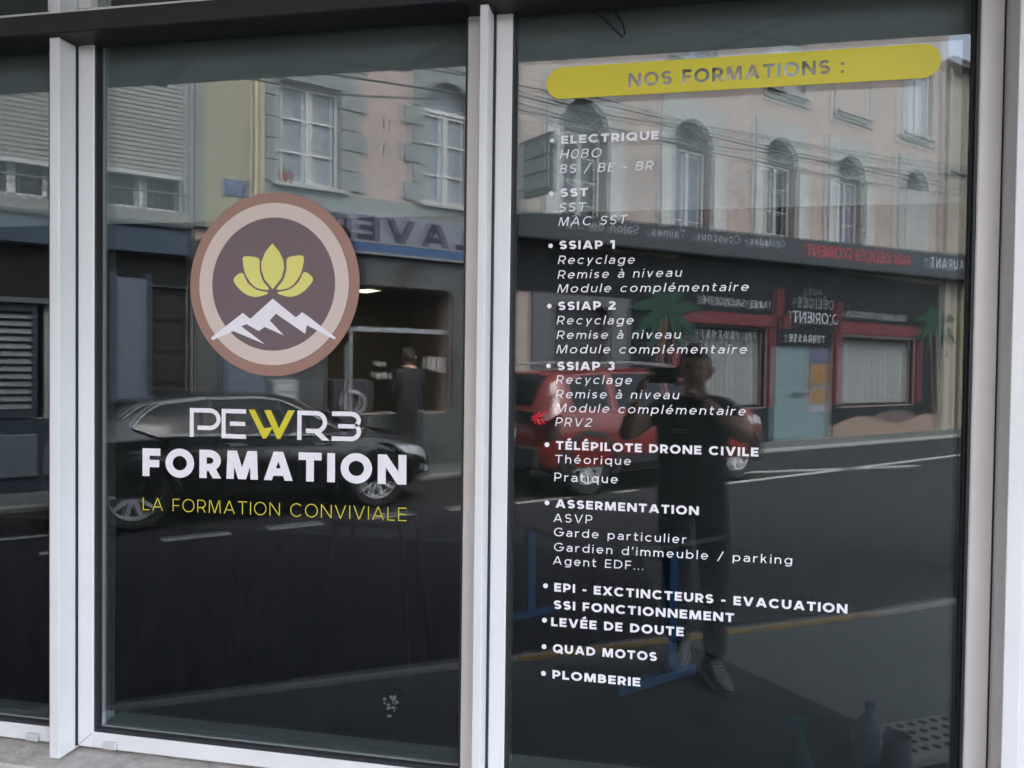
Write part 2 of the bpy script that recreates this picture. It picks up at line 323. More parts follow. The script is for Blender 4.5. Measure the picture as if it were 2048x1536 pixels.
# measured on the glass, metres
ENTRIES=[
 ((-0.2897,2.1379,0.0057),[
  ('ELECTRIQUE','b',-0.2675,2.1283,-0.032,2.1299,0.02),
  ('H0BO','i',-0.2702,2.0927,-0.1695,2.0927,0.0218),
  ('BS / BE - BR','i',-0.2706,2.0569,-0.0454,2.0576,0.0217),
 ]),
 ((-0.2901,2.0083,0.0057),[
  ('SST','b',-0.2677,1.9992,-0.1997,1.9992,0.0204),
  ('SST','i',-0.2712,1.9634,-0.2059,1.9637,0.0205),
  ('MAC SST','i',-0.272,1.9283,-0.1062,1.9299,0.021),
 ]),
 ((-0.2902,1.88,0.0057),[
  ('SSIAP 1','b',-0.268,1.8712,-0.1327,1.8702,0.0206),
  ('Recyclage','i',-0.2715,1.8349,-0.0852,1.8336,0.0207),
  ('Remise à niveau','i',-0.2718,1.799,0.0261,1.8012,0.0204),
  ('Module complémentaire','i',-0.2725,1.7649,0.1812,1.7662,0.0202),
 ]),
 ((-0.2912,1.7318,0.0058),[
  ('SSIAP 2','b',-0.2691,1.7217,-0.1285,1.7227,0.0208),
  ('Recyclage','i',-0.2723,1.6868,-0.086,1.6872,0.0207),
  ('Remise à niveau','i',-0.2721,1.6508,0.0263,1.6532,0.0204),
  ('Module complémentaire','i',-0.2725,1.6155,0.1801,1.6187,0.0205),
 ]),
 ((-0.2912,1.5843,0.0058),[
  ('SSIAP 3','b',-0.2691,1.5737,-0.1282,1.5756,0.0208),
  ('Recyclage','i',-0.2722,1.5404,-0.0874,1.5422,0.0208),
  ('Remise à niveau','i',-0.2723,1.5049,0.0247,1.5081,0.0207),
  ('Module complémentaire','i',-0.2725,1.4708,0.1798,1.4727,0.0208),
  ('PRV2','i',-0.2729,1.4358,-0.1836,1.4361,0.0212),
 ]),
 ((-0.2923,1.3891,0.006),[
  ('TÉLÉPILOTE DRONE CIVILE','b',-0.27,1.3782,0.211,1.3764,0.0208),
  ('Théorique','u',-0.2721,1.3441,-0.0862,1.3456,0.0204),
  ('Pratique','u',-0.2729,1.2993,-0.1172,1.2994,0.0212),
 ]),
 ((-0.2903,1.2445,0.006),[
  ('ASSERMENTATION','b',-0.2689,1.2336,0.0768,1.2313,0.0208),
  ('ASVP','u',-0.2737,1.1979,-0.1777,1.1986,0.0207),
  ('Garde particulier','u',-0.2721,1.163,0.0489,1.1615,0.0205),
  ('Gardien d’immeuble / parking','u',-0.2716,1.1258,0.2915,1.1257,0.0203),
  ('Agent EDF...','u',-0.2737,1.0921,-0.0521,1.0913,0.0207),
 ]),
 ((-0.2912,1.0373,0.0062),[
  ('EPI - EXCTINCTEURS - EVACUATION','b',-0.2692,1.0248,0.4157,1.0188,0.0215),
  ('SSI FONCTIONNEMENT','b',-0.2696,0.9813,0.1626,0.9798,0.0214),
 ]),
 ((-0.2927,0.9511,0.0062),[
  ('LEVÉE DE DOUTE','b',-0.2758,0.9378,0.0463,0.937,0.0216),
 ]),
 ((-0.2928,0.8846,0.0062),[
  ('QUAD MOTOS','b',-0.2707,0.8719,-0.0164,0.8714,0.0213),
 ]),
 ((-0.2934,0.8175,0.0063),[
  ('PLOMBERIE','b',-0.2708,0.807,-0.0551,0.8057,0.0211),
 ])]
MT= [(-1.2094, 1.6493), (-1.1171, 1.7158), (-1.0947, 1.6998), (-1.0308, 1.7535), (-0.9644, 1.7036), (-0.9468, 1.717), (-0.9321, 1.7084), (-0.8519, 1.6511), (-0.8544, 1.646), (-0.933, 1.6832), (-0.9376, 1.6606), (-1.0212, 1.7136), (-1.0387, 1.6957), (-0.9981, 1.6562), (-1.0535, 1.6784), (-1.0704, 1.6673), (-1.1064, 1.6859), (-1.1207, 1.68), (-1.0521, 1.6325), (-1.1443, 1.6671), (-1.2063, 1.642)]
P1= [(-1.0325, 1.8992), (-1.013, 1.8776), (-1.001, 1.8535), (-0.9986, 1.8329), (-1.0059, 1.8073), (-1.0306, 1.7783), (-1.0543, 1.8043), (-1.0639, 1.8302), (-1.064, 1.8509), (-1.0529, 1.8765)]
P2= [(-1.1161, 1.8647), (-1.0923, 1.8651), (-1.0704, 1.8585), (-1.0688, 1.8303), (-1.0592, 1.8009), (-1.0411, 1.7784), (-1.0654, 1.7785), (-1.0881, 1.789), (-1.109, 1.8169), (-1.1167, 1.8446)]
P3= [(-1.1443, 1.8061), (-1.1193, 1.8229), (-1.1032, 1.7961), (-1.0767, 1.7769), (-1.0436, 1.7698), (-1.0578, 1.7619), (-1.0841, 1.7579), (-1.1106, 1.7667), (-1.1335, 1.7859)]
WL= [(-1.0984, 1.4579), (-1.081, 1.4583), (-1.0535, 1.4092), (-1.0355, 1.4447), (-1.0538, 1.4575), (-1.0341, 1.4579), (-1.0102, 1.4104), (-0.9851, 1.4582), (-0.9657, 1.4586), (-1.0066, 1.3824), (-1.0159, 1.3821), (-1.0279, 1.4131), (-1.0474, 1.3821), (-1.0573, 1.3818)]
SQ= [(-0.2486, 2.4432), (-0.2342, 2.4618), (-0.2263, 2.469), (-0.2276, 2.475), (-0.2254, 2.4592), (-0.2208, 2.4451), (-0.1983, 2.4446), (-0.1704, 2.4278), (-0.1426, 2.3985), (-0.122, 2.3776), (-0.1159, 2.3869), (-0.1213, 2.4087), (-0.1385, 2.4371), (-0.1466, 2.4591), (-0.1476, 2.4728)]
# ------------------------------------------------------------------ palette
ALU = mat('white powder coated aluminium', (0.73, 0.74, 0.745), rough=0.30, var=0.05, scale=2.2, bump=0.03, bscale=220, spec=0.5, stain=((0.30, 0.29, 0.27), 75, 0.735))
ALU_IN = mat('grey green inner aluminium', (0.24, 0.28, 0.28), rough=0.5, var=0.04)
GASKET = mat('black rubber gasket', (0.022, 0.024, 0.028), rough=0.55, var=0.15, scale=20)
DARK_ALU = mat('dark anodised aluminium', (0.012, 0.011, 0.014), rough=0.5, var=0.1, scale=8)
STONE_SILL = mat('weathered sill stone', (0.47, 0.445, 0.42), rough=0.85, var=0.22, scale=22, bump=0.5, bscale=90, stain=((0.25, 0.22, 0.20), 9, 0.58))
STONE_BLUE = mat('grey blue stone', (0.30, 0.33, 0.38), rough=0.85, var=0.15, scale=30, bump=0.4, bscale=120)
CONC = mat('soffit concrete', (0.36, 0.37, 0.37), rough=0.9, var=0.10, scale=2.5, bump=0.15, bscale=50)
SEAM = mat('soffit seam filler', (0.03, 0.03, 0.03), rough=0.9, var=0.1)
RENDER_GREY = mat('grey wall render', (0.40, 0.40, 0.39), rough=0.9, var=0.08, scale=5, bump=0.3)
VW = mat('white sticker vinyl', (0.86, 0.84, 0.88), rough=0.45)
VY = mat('yellow sticker vinyl', (0.68, 0.60, 0.035), rough=0.45)
VY2 = mat('pale yellow print', (0.76, 0.72, 0.20), rough=0.45)
V_RING = mat('terracotta brown print', (0.34, 0.195, 0.15), rough=0.4)
V_CREAM = mat('pale beige print', (0.67, 0.56, 0.50), rough=0.4)
V_DARK = mat('dark mauve print', (0.155, 0.112, 0.124), rough=0.4)
INK = mat('black marker ink', (0.008, 0.008, 0.010), rough=0.4)
OUTER = glass_mat('outer window pane', 0.058, (0.60, 0.63, 0.63), wave=0.02, dust=.011)
INNER = glass_mat('inner window pane', 0.108, (0.68, 0.71, 0.71), wave=0.04)
CLEAR = glass_mat('pane back face', 0.0, (1, 1, 1))
def film_mat():
    m = bpy.data.materials.new('dark perforated vision film'); m.use_nodes = True; nt = m.node_tree; nt.nodes.clear()
    out = nt.nodes.new('ShaderNodeOutputMaterial'); mx = nt.nodes.new('ShaderNodeMixShader'); tr = nt.nodes.new('ShaderNodeBsdfTransparent'); df = nt.nodes.new('ShaderNodeBsdfDiffuse')
    tc = nt.nodes.new('ShaderNodeTexCoord'); n = nt.nodes.new('ShaderNodeTexNoise'); n.inputs['Scale'].default_value = 420; n.inputs['Detail'].default_value = 2
    nt.links.new(tc.outputs['Object'], n.inputs['Vector'])
    r = nt.nodes.new('ShaderNodeMapRange'); r.inputs['From Min'].default_value = .3; r.inputs['From Max'].default_value = .7; r.inputs['To Min'].default_value = .70; r.inputs['To Max'].default_value = .86
    nt.links.new(n.outputs[0], r.inputs['Value']); nt.links.new(r.outputs[0], mx.inputs[0])
    n2 = nt.nodes.new('ShaderNodeTexNoise'); n2.inputs['Scale'].default_value = 300; n2.inputs['Detail'].default_value = 1; nt.links.new(tc.outputs['Object'], n2.inputs['Vector'])
    cr = nt.nodes.new('ShaderNodeValToRGB'); cr.color_ramp.elements[0].position = .35; cr.color_ramp.elements[0].color = (0, 0, 0, 1); cr.color_ramp.elements[1].position = .68; cr.color_ramp.elements[1].color = (.024, .027, .029, 1)
    nt.links.new(n2.outputs[0], cr.inputs[0]); nt.links.new(cr.outputs[0], df.inputs[0])
    nt.links.new(tr.outputs[0], mx.inputs[1]); nt.links.new(df.outputs[0], mx.inputs[2]); nt.links.new(mx.outputs[0], out.inputs[0]); return m
FILM = film_mat()
def haze_mat():  # pale diffuse colour standing in for the brightness of the room behind
    m = bpy.data.materials.new('grey added haze'); m.use_nodes = True; nt = m.node_tree; nt.nodes.clear()
    out = nt.nodes.new('ShaderNodeOutputMaterial'); mx = nt.nodes.new('ShaderNodeMixShader'); tr = nt.nodes.new('ShaderNodeBsdfTransparent'); df = nt.nodes.new('ShaderNodeBsdfDiffuse')
    df.inputs[0].default_value = (0.78, 0.84, 0.82, 1); mx.inputs[0].default_value = .94
    nt.links.new(tr.outputs[0], mx.inputs[1]); nt.links.new(df.outputs[0], mx.inputs[2]); nt.links.new(mx.outputs[0], out.inputs[0]); return m
HAZE = haze_mat()

# ------------------------------------------------------------------ shop front: setting
def struct(mb, name, m, **k): return mb.build(name, m, kind='structure', **k)
SOFZ = 3.2
sof = struct(MB().slab([(-8, -2.24), (7, -2.24), (7, 0.06), (-8, 0.06)], SOFZ, SOFZ + 0.35), 'soffit', CONC)
for a, b, r in (((-2.07, -1.50), (-2.95, -2.24), .022), ((-2.6, -1.60), (-1.45, -2.24), .008), ((-1.45, -1.60), (-.55, -2.24), .008), ((-1.45, -2.24), (-.72, -1.60), .018), ((-.30, -1.6), (.62, -2.24), .009), ((.19, -2.22), (.95, -1.60), .012), ((-2.07, -1.50), (-1.45, -1.6), .006)):
    d = Vector((b[0] - a[0], b[1] - a[1])).normalized(); p = Vector((-d.y, d.x)) * r * 1.9
    MB().slab([(a[0] + p.x, a[1] + p.y), (b[0] + p.x, b[1] + p.y), (b[0] - p.x, b[1] - p.y), (a[0] - p.x, a[1] - p.y)], SOFZ - .004, SOFZ - .0005).build('seam', SEAM, sof)
shop_mass = MB(); shop_mass.box(-8, 7, -2.2, 6, SOFZ + .36, 7.6)
tag(shop_mass.build('shop_building', RENDER_GREY), 'grey rendered upper floors above the shop front recess', 'building')
wall = MB(); wall.box(-8, 7, -.055, .25, -.05, .40); tag(wall.build('base_wall', RENDER_GREY), 'low rendered wall carrying the sill under the windows', 'wall')
sill = empty('window_sill', (0, 0, 0)); tag(sill, 'weathered stone sill under the aluminium frames, stained beige and grey', 'sill')
MB().box(-8, 7, -.128, .02, .44, .492, bev=.006).build('ledge', STONE_SILL, sill)
MB().box(-8, 7, -.20, -.055, .30, .44).build('sloping_stone', STONE_BLUE, sill)
tb = MB().box(-8, 7, -.11, .0, 2.4435, 2.497, bev=.003); tag(tb.build('transom_beam', DARK_ALU), 'dark horizontal metal transom crossing above the panes', 'beam')

# ------------------------------------------------------------------ windows
YF, YB = -.025, .055
def bay(name, x0, x1, xl, xr, label, film_x, tilt, ztop=2.483, zr=.552, film=True):
    t = empty(name); tag(t, label, 'window', 'glazed bays of the shop front')
    MB().box(x0, xl, YF, YB, .509, ztop, bev=.0025).build('stile', ALU, t)
    MB().box(xr, x1, YF, YB, .509, ztop, bev=.0025).build('stile', ALU, t)
    MB().box(xl + .0004, xr - .0004, YF, YB, .509, zr, bev=.0025).build('bottom_rail', ALU, t)
    MB().box(xl + .0004, xr - .0004, -.004, YB, 2.470, 2.497).build('top_rail', DARK_ALU, t)
    # gasket: black rubber lining on the four reveals
    g = MB(); e = .006
    g.box(xl, xl + e, -.020, -.001, zr, ztop - .013); g.box(xr - e, xr, -.020, -.001, zr, ztop - .013)
    g.box(xl + e, xr - e, -.020, -.001, zr, zr + .010)
    g.box(xl + e, xl + e + .004, -.006, -.0005, zr + .010, ztop - .014); g.box(xr - e - .004, xr - e, -.006, -.0005, zr + .010, ztop - .014)
    g.build('gasket', GASKET, t)
    MB().box(xl + .0105, xr - .0105, -.0045, -.0008, zr + .0105, zr + .0125).build('glazing_bead', ALU_IN, t)
    a = MB(); a.box(xl + .001, xr - .001, 0, .004, zr + .002, 2.472)
    pane(a, 'outer_pane', OUTER, t)
    b = MB(); b.box(xl + .001, xr - .001, -.002, .002, -.96, .96); o = pane(b, 'inner_pane', INNER, t)
    cx = 0; o.location = (0, .024, 1.513); o.rotation_euler = (tilt[1], 0, 0)
    # turn about the pane's own centre line
    mx_ = (xl + xr) / 2; o.rotation_euler = (tilt[1], 0, tilt[0]); o.location = (mx_ - mx_ * cos(tilt[0]), .024 - mx_ * sin(tilt[0]), 1.513)
    # inner spacer and room-side frame seen past the film's edge
    s = MB(); s.box(xl - .02, xl + .004, .030, .06, zr, 2.47); s.box(xr - .001, xr + .02, .030, .06, zr, 2.47); s.box(xl, xr, .032, .10, zr - .03, zr + .012)
    s.build('inner_frame', ALU_IN, t)
    if film:
        f = MB().poly([(film_x[0], .0285, .592), (film_x[1], .0285, .592), (film_x[1], .0285, 1.966), (film_x[0], .0285, 1.966)])
        f.build('vision_film', FILM, t)
        f = MB().poly([(film_x[0], .0285, 1.9665), (film_x[1], .0285, 1.9665), (film_x[1], .0285, 2.468), (film_x[0], .0285, 2.468)])  # added sheet that lifts the upper glass to a lit grey
        f.build('added_haze_sheet', HAZE, t)
    return t
def pane(mb, name, m, parent):
    o = mb.build(name, [m, CLEAR], parent)
    for p in o.data.polygons: p.material_index = 0 if p.normal.y < -.5 else 1
    return o
b0 = bay('shop_window', -2.60, -1.655, -2.565, -1.690, 'partly seen narrow window at the left edge, reflecting the blue shop', (-2.56, -1.69), (.003, 0))
b1 = bay('shop_window', -1.600, -.4590, -1.551, -.4995, 'window carrying the round lotus and mountain logo', (-1.570, -.508), (.0045, .0012))
b2 = bay('shop_window', -.429, .708, -.387, .661, 'window carrying the yellow banner and white training list', (-.405, .6565), (.0030, -.0008))
for i, (b, x) in enumerate(((b0, -1.739), (b1, -1.492))):
    MB().box(x - .020, x + .020, YF - .012, YF - .0005, .514 if i else .513, .534, bev=.002).build('drain_cap', mat('grey plastic cap', (.52, .55, .57), rough=.5), b)
# mitre joint of the bottom corner
MB().box(-1.5995, -1.5985, YF - .0006, YF, .510, .511).build('mitre_joint', GASKET, b1)
j = MB(); j.add([(-1.598, YF - .0005, .512), (-1.5972, YF - .0005, .511), (-1.5515, YF - .0005, .5505), (-1.5522, YF - .0005, .5512)], [(0, 1, 2, 3)]); j.build('mitre_joint', GASKET, b1)
for x0, x1, lab in ((-1.633, -1.603, 'white fin between the narrow left window and the logo window'), (-.454, -.4335, 'white fin between the logo window and the list window'), (.7125, .7455, 'white fin at the right edge beside the list window')):
    t = empty('mullion_fin'); tag(t, lab, 'mullion', 'projecting fins between the windows')
    MB().box(x0, x1, -.090, YB, .503, 2.442, bev=.0015).build('fin_profile', ALU, t)
    MB().box(x0, x1, -.090, YB, 2.4975, 3.19, bev=.0015).build('fin_profile', ALU, t)
    if x0 > -1: MB().box(x1 + .0002, x1 + .0042, -.03, YB, .511, 2.44).build('joint_strip', GASKET, t)
    else: MB().box(x1 + .0002, x1 + .0028, -.03, YB, .511, 2.44).build('joint_strip', GASKET, t)
MB().box(.7081, .7124, -.020, YB, .511, 2.44).build('joint_strip', GASKET, t)
# narrow side frame beyond the right fin and upper lights
t = empty('shop_window'); tag(t, 'frame of the next window past the right fin, cut by the picture edge', 'window', 'glazed bays of the shop front')
MB().box(.7475, .792, YF, YB, .509, 2.483, bev=.0025).build('stile', ALU, t); MB().box(.7925, 1.75, YF, YB, .509, .552, bev=.0025).build('bottom_rail', ALU, t)
MB().box(1.751, 1.79, YF, YB, .509, 2.483, bev=.0025).build('stile', ALU, t)
pane(MB().box(.793, 1.750, 0, .004, .553, 2.48), 'outer_pane', OUTER, t)
for x0, x1, lab in ((-2.60, -1.655, 'upper light over the narrow left window, above the dark transom'), (-1.600, -.459, 'upper light over the logo window'), (-.429, .708, 'upper light over the list window')):
    t = empty('upper_light'); tag(t, lab, 'window', 'upper lights above the transom')
    MB().box(x0, x1, YF, YB, 2.4975, 2.545, bev=.0025).build('bottom_rail', ALU, t)
    MB().box(x0, x0 + .04, YF, YB, 2.5455, 3.19).build('stile', ALU, t); MB().box(x1 - .04, x1, YF, YB, 2.5455, 3.19).build('stile', ALU, t)
    pane(MB().box(x0 + .041, x1 - .041, 0, .004, 2.546, 3.19), 'outer_pane', OUTER, t)

# ------------------------------------------------------------------ stickers on the glass
YS = -.0012
def disc(mb, cx, cz, rx, rz, y, n=96, mi=0): return mb.poly([(cx + rx * cos(2 * pi * k / n), y, cz + rz * sin(2 * pi * k / n)) for k in range(n)], mi)
def ring(mb, cx, cz, r0, r1, y, n=120):
    P = [(cx + r * cos(2 * pi * k / n), y, cz + r * sin(2 * pi * k / n)) for r in (r0, r1) for k in range(n)]
    return mb.add(P, [(k, (k + 1) % n, n + (k + 1) % n, n + k) for k in range(n)])
def spline(P, n=6):
    out = []; N = len(P)
    for i in range(N):
        p0, p1, p2, p3 = (Vector(P[(i + k - 1) % N]) for k in range(4))
        for j in range(n):
            t = j / n; out.append(tuple(.5 * ((2 * p1) + (-p0 + p2) * t + (2 * p0 - 5 * p1 + 4 * p2 - p3) * t * t + (-p0 + 3 * p1 - 3 * p2 + p3) * t ** 3)))
    return out
logo = empty('logo_sticker', (0, 0, 0)); tag(logo, 'round brown sticker with a yellow lotus above white mountains', 'sticker')
CX, CZ = -1.0300, 1.7908
ring(MB(), CX, CZ, .2143, .2425, YS).build('outer_ring', V_RING, logo)
ring(MB(), CX - .001, CZ + .0005, .1758, .2143, YS - .0001).build('inner_ring', V_CREAM, logo)
disc(MB(), CX - .001, CZ + .0005, .1760, .1758, YS - .0002).build('centre_disc', V_DARK, logo)
cxp = -1.0305
for P in (P1, P2, P3):
    Q = [(x, z) for x, z in P]; Q = spline(Q, 3) if P is P1 else spline(Q, 3)
    if P is P1: # keep the two tips sharp
        Lf = [P1[0]] + P1[1:5] + [P1[5]] + P1[6:]
        Q = Lf
    sides = (1,) if P is P1 else (1, -1)
    for sd in sides:
        pts = [(x if sd == 1 else 2 * cxp - x, z) for x, z in Q]
        MB().poly([(x, YS - .0003, z) for x, z in pts]).build('petal', VY2, logo)
MB().poly([(x, YS - .0004, z) for x, z in MT]).build('mountain_range', VW, logo)

name = empty('name_lettering'); tag(name, 'angular white letters PEWR3 with a yellow W under the round logo', 'lettering')
def stroke(pts, w, y=YS, mb=None, clip=None):
    mb = mb or MB()
    for q in ribbon(pts, w, clip): mb.poly([(a, y, b) for a, b in q])
    return mb
TH = .0118; hh = TH / 2; zb, zt = 1.3800, 1.4585
stroke([(-1.2735 + hh + .001, zb), (-1.2735 + hh + .001, zt - hh), (-1.213, zt - hh)] + arc(-1.213, zt - hh - .0235, .0265 - .0, .0235, 90, -90)[1:] + [(-1.249, zt - hh - .047)], TH).build('letter', VW, name)
m_ = MB(); stroke([(-1.1058, zt - hh), (-1.1775 + hh, zt - hh), (-1.1775 + hh, zb + hh - .001), (-1.1055, zb + hh - .001)], TH, mb=m_); stroke([(-1.1530, 1.4190), (-1.1080, 1.4190)], TH * .95, mb=m_); m_.build('letter', VW, name)
MB().poly([(x, YS - .00002, z) for x, z in [WL[0], WL[1], WL[2], WL[11], WL[12], WL[13]]]).build('letter', VY, name, label='yellow left half of the W')
MB().poly([(x, YS - .00004, z) for x, z in [WL[4], WL[5], WL[6], WL[7], WL[8], WL[9], WL[10]]]).build('letter', VY, name, label='yellow right half of the W')
m_ = MB(); stroke([(-.9584 + hh, zb + .001), (-.9584 + hh, zt - hh), (-.905, zt - hh)] + arc(-.905, zt - hh - .0235, .0245, .0235, 90, -90)[1:] + [(-.9340, zt - hh - .047)], TH, mb=m_)
stroke([(-.9150, 1.4135), (-.8690, 1.3740)], TH * 1.15, y=YS - .00003, mb=m_, clip=(-2, 0, 1.3815, 1.409)); m_.build('letter', VW, name)
stroke([(-.8608, zt - hh)] + arc(-.8085, zt - hh - .0160, .0215, .0165, 90, -62)[0:] + arc(-.8085, zb + hh + .0215, .0225, .0195, 55, -90) + [(-.8616, zb + hh + .0015)], TH).build('letter', VW, name)
stroke([(-.8440, 1.4205), (-.7985, 1.4205)], TH * .95, y=YS - .00003).build('letter', VW, name)
def letters(parent, txt, x0, z0, x1, z1, cap, w, m, shear, y, nm='letter'):
    gs = [glyph(c, w) for c in txt]; total = sum(g[0] for g in gs); avail = (x1 - x0) / cap; nn = max(1, len(txt) - 1)
    tr = (avail - total) / nn; sx = 1.0
    if tr < .05: sx = avail / (total + .05 * nn); tr = .05
    TM = .19 if w > .2 else .30
    if tr > TM: sx = avail / (total + TM * nn); tr = TM
    x = 0.0; slope = (z1 - z0) / (x1 - x0)
    for W, S in gs:
        if S:
            mb = MB()
            for k, (pts, clip) in enumerate(S):
                for q in ribbon(pts, w, clip):
                    P = [(x0 + ((x + a) * sx + shear * b) * cap, b) for a, b in q]
                    mb.add([(X, y - k * 1.2e-5, z0 + b * cap + slope * (X - x0)) for X, b in P], [tuple(range(len(P)))])
            mb.build(nm, m, parent)
        x += W + tr
def line_obj(nm, txt, x0, z0, x1, z1, cap, w, m, shear=0, y=YS):
    o = empty(nm); letters(o, txt, x0, z0, x1, z1, cap, w, m, shear, y); return o
t = line_obj('word_lettering', 'FORMATION', -1.416, 1.2679, -.656, 1.2745, .0765, .262, VW); tag(t, 'large bold white word FORMATION below the angular name', 'lettering')
t = line_obj('slogan_lettering', 'LA FORMATION CONVIVIALE', -1.4145, 1.1738, -.655, 1.1806, .0345, .070, VY); tag(t, 'thin yellow slogan LA FORMATION CONVIVIALE', 'lettering')
heads = ['ELECTRIQUE', 'SST', 'SSIAP 1', 'SSIAP 2', 'SSIAP 3', 'TÉLÉPILOTE DRONE CIVILE', 'ASSERMENTATION', 'EPI - EXCTINCTEURS - EVACUATION', 'LEVÉE DE DOUTE', 'QUAD MOTOS', 'PLOMBERIE']
for (bx, bz, br), rows in ENTRIES:
    t = empty('list_entry'); ttl = rows[0][0]
    lab = 'white vinyl list entry headed ' + ttl.replace('SSIAP 1', 'SSIAP one').replace('SSIAP 2', 'SSIAP two').replace('SSIAP 3', 'SSIAP three') + (' with smaller lines beneath' if len(rows) > 1 else ' as a single bold line')
    tag(t, lab, 'lettering', 'white vinyl entries of the training list')
    disc(MB(), bx, bz, br, br, YS, n=28).build('bullet', VW, t)
    for txt, st, x0, z0, x1, z1, cap in rows:
        w, sh = {'b': (.235, 0), 'i': (.118, .20), 'u': (.118, 0.03)}[st]
        ln = empty('heading_line' if st == 'b' else 'item_line'); ln.parent = t; ln['label'] = 'line reading ' + txt
        letters(ln, txt, x0, z0, x1 - (.03 * cap if st == 'i' else 0), z1, cap, w, VW, sh, YS)
# yellow banner with its letters cut out so that the glass shows through
n = 20; rb = .0385; zc0, zc1 = 2.2765, 2.2800
pts = [(-.267 + rb * cos(radians(a)), zc0 + rb * sin(radians(a))) for a in range(270, 89, -9)] + [(.5495 + rb * cos(radians(a)), zc1 + rb * sin(radians(a))) for a in range(90, -91, -9)]
banner = MB().prism(pts, -.0014, -.0010).build('banner_sticker', VY); tag(banner, 'yellow pill shaped banner with NOS FORMATIONS cut out', 'sticker')
cut = MB(); cm = MB(); text_mb(cm, 'NOS FORMATIONS', -.1062, 2.2580, .3532, 2.2630, .0325, .21)
for a, b in (((.3765, 2.2638), (.3835, 2.2705)), ((.3765, 2.2812), (.3835, 2.2878))): cm.poly([(a[0], 0, a[1]), (b[0], 0, a[1]), (b[0], 0, b[1]), (a[0], 0, b[1])])
for k, f in enumerate(cm.f):
    P = [(cm.v[i][0], cm.v[i][2]) for i in f]
    cx = sum(p[0] for p in P) / len(P); cz = sum(p[1] for p in P) / len(P)
    P = [(cx + (p[0] - cx) * 1.004, cz + (p[1] - cz) * 1.004) for p in P]
    cut.prism(P, -.004 - (k % 37) * 1e-5, .002 + (k % 37) * 1e-5)
co = cut.build('cutter', VY); md = banner.modifiers.new('cut', 'BOOLEAN'); md.operation = 'DIFFERENCE'; md.solver = 'EXACT'; md.use_self = True; md.object = co
dg = bpy.context.evaluated_depsgraph_get(); me = bpy.data.meshes.new_from_object(banner.evaluated_get(dg)); banner.modifiers.clear(); banner.data = me
bpy.data.objects.remove(co)
sq = [Vector((x, YS - .0001, z)) for x, z in SQ]
t = MB(); t.tube([p for p in sq[:5]], .0026, 6); t.tube(sq[3:], .0026, 6); t = t.build('marker_scribble', INK); tag(t, 'black marker scribble at the top of the list window', 'graffiti')
# dried smudges on the logo window
SM = mat('dried pale smudge', (.10, .105, .11), rough=.9)
t = MB(); rr = random.Random(5)
for k in range(26):
    x = -.690 + rr.gauss(0, .009); z = .705 + rr.gauss(0, .014); r = rr.uniform(.0015, .0055)
    t.poly([(x + r * rr.uniform(.5, 1.2) * cos(a), YS + .0002 - k * 1e-5, z + r * rr.uniform(.5, 1.2) * sin(a)) for a in [i * pi / 4 for i in range(8)]])
t = t.build('paint_smudge', SM, kind='stuff')
# ------------------------------------------------------------------ street ground
ASPH = mat('worn asphalt', (0.031, 0.031, 0.033), rough=0.95, spec=0.12, var=0.35, scale=38, bump=0.5, bscale=160, stain=((0.026, 0.026, 0.027), 1.3, .56))
PAVE = mat('grey green pavement asphalt', (0.103, 0.111, 0.109), rough=0.95, spec=0.15, var=0.18, scale=7, bump=0.5, bscale=180, stain=((0.085, 0.092, 0.09), 2.2, .57))
KERB = mat('granite kerb', (0.24, 0.24, 0.235), rough=0.85, var=0.15, scale=14, bump=0.3)
PAINT = mat('worn white road paint', (0.372, 0.372, 0.360), rough=0.7, var=0.18, scale=16, stain=((0.12, 0.12, 0.12), 14, .60))
PAINT_Y = mat('worn yellow road paint', (0.260, 0.156, 0.026), rough=0.7, var=0.2, scale=14, stain=((0.12, 0.11, 0.09), 12, .56))
struct(MB().poly([(-200, -200, -.045), (200, -200, -.045), (200, 200, -.045), (-200, 200, -.045)]), 'ground', ASPH)
st_root = sfr('road'); st_root['kind'] = 'structure'
MB().slab([(-60, -9.6), (60, -9.6), (60, -1.10), (-60, -1.10)], -.04, -.012).build('roadway', ASPH, st_root)
def S2(s, n): return (-s, -(NF - n))      # street coordinates -> local x, y of a facade-frame root
def line_paint(s0, n0, s1, n1, w, nm='marking_line', m=PAINT):
    a = Vector(S2(s0, n0)); b = Vector(S2(s1, n1)); d = (b - a).normalized(); p = Vector((-d.y, d.x)) * w / 2
    return MB().slab([tuple(a + p), tuple(a - p), tuple(b - p), tuple(b + p)], -.0115, -.008).build(nm, m, st_root)
for s0, s1 in ((-6.2, -5.0), (-3.0, -1.6), (-.85, -.45), (.10, .70), (1.05, 1.60), (2.12, 2.62), (3.05, 3.5), (3.95, 5.15), (5.5, 5.9)):
    line_paint(s0, 6.22, s1, 6.22, .10)
line_paint(6.9, 6.0, 15.5, 6.30, .12); line_paint(8.4, 6.75, 12.0, 5.75, .14); line_paint(-2.5, 7.0, .2, 7.0, .08); line_paint(1.5, 7.35, 2.1, 7.35, .08)
far = sfr('far_pavement'); far['kind'] = 'structure'
MB().slab([(-60, -.98), (60, -.98), (60, 0), (-60, 0)], -.05, .035).build('walkway', PAVE, far)
k0 = MB().box(-.49, .49, -.075, .075, -.06, .045, bev=.012)
kb = None
for i in range(-10, 30):
    if kb is None: kb = k0.build('kerb_stone', KERB, far); kb.location = (-i * 1.0, -1.058, 0)
    else: inst(kb, 'kerb_stone', far, (-i * 1.0, -1.058, 0))
near = [(-8, .3), (-8, -.1), (-4.5, -.55), (-2.5, -1.25), (-.7, -2.36), (1.33, -3.60), (3.0, -4.8), (5.0, -6.4), (7, -8.2), (12, -13), (16, -16), (16, .3)]
struct(MB().slab(near, -.05, 0.0), 'near_pavement', PAVE)
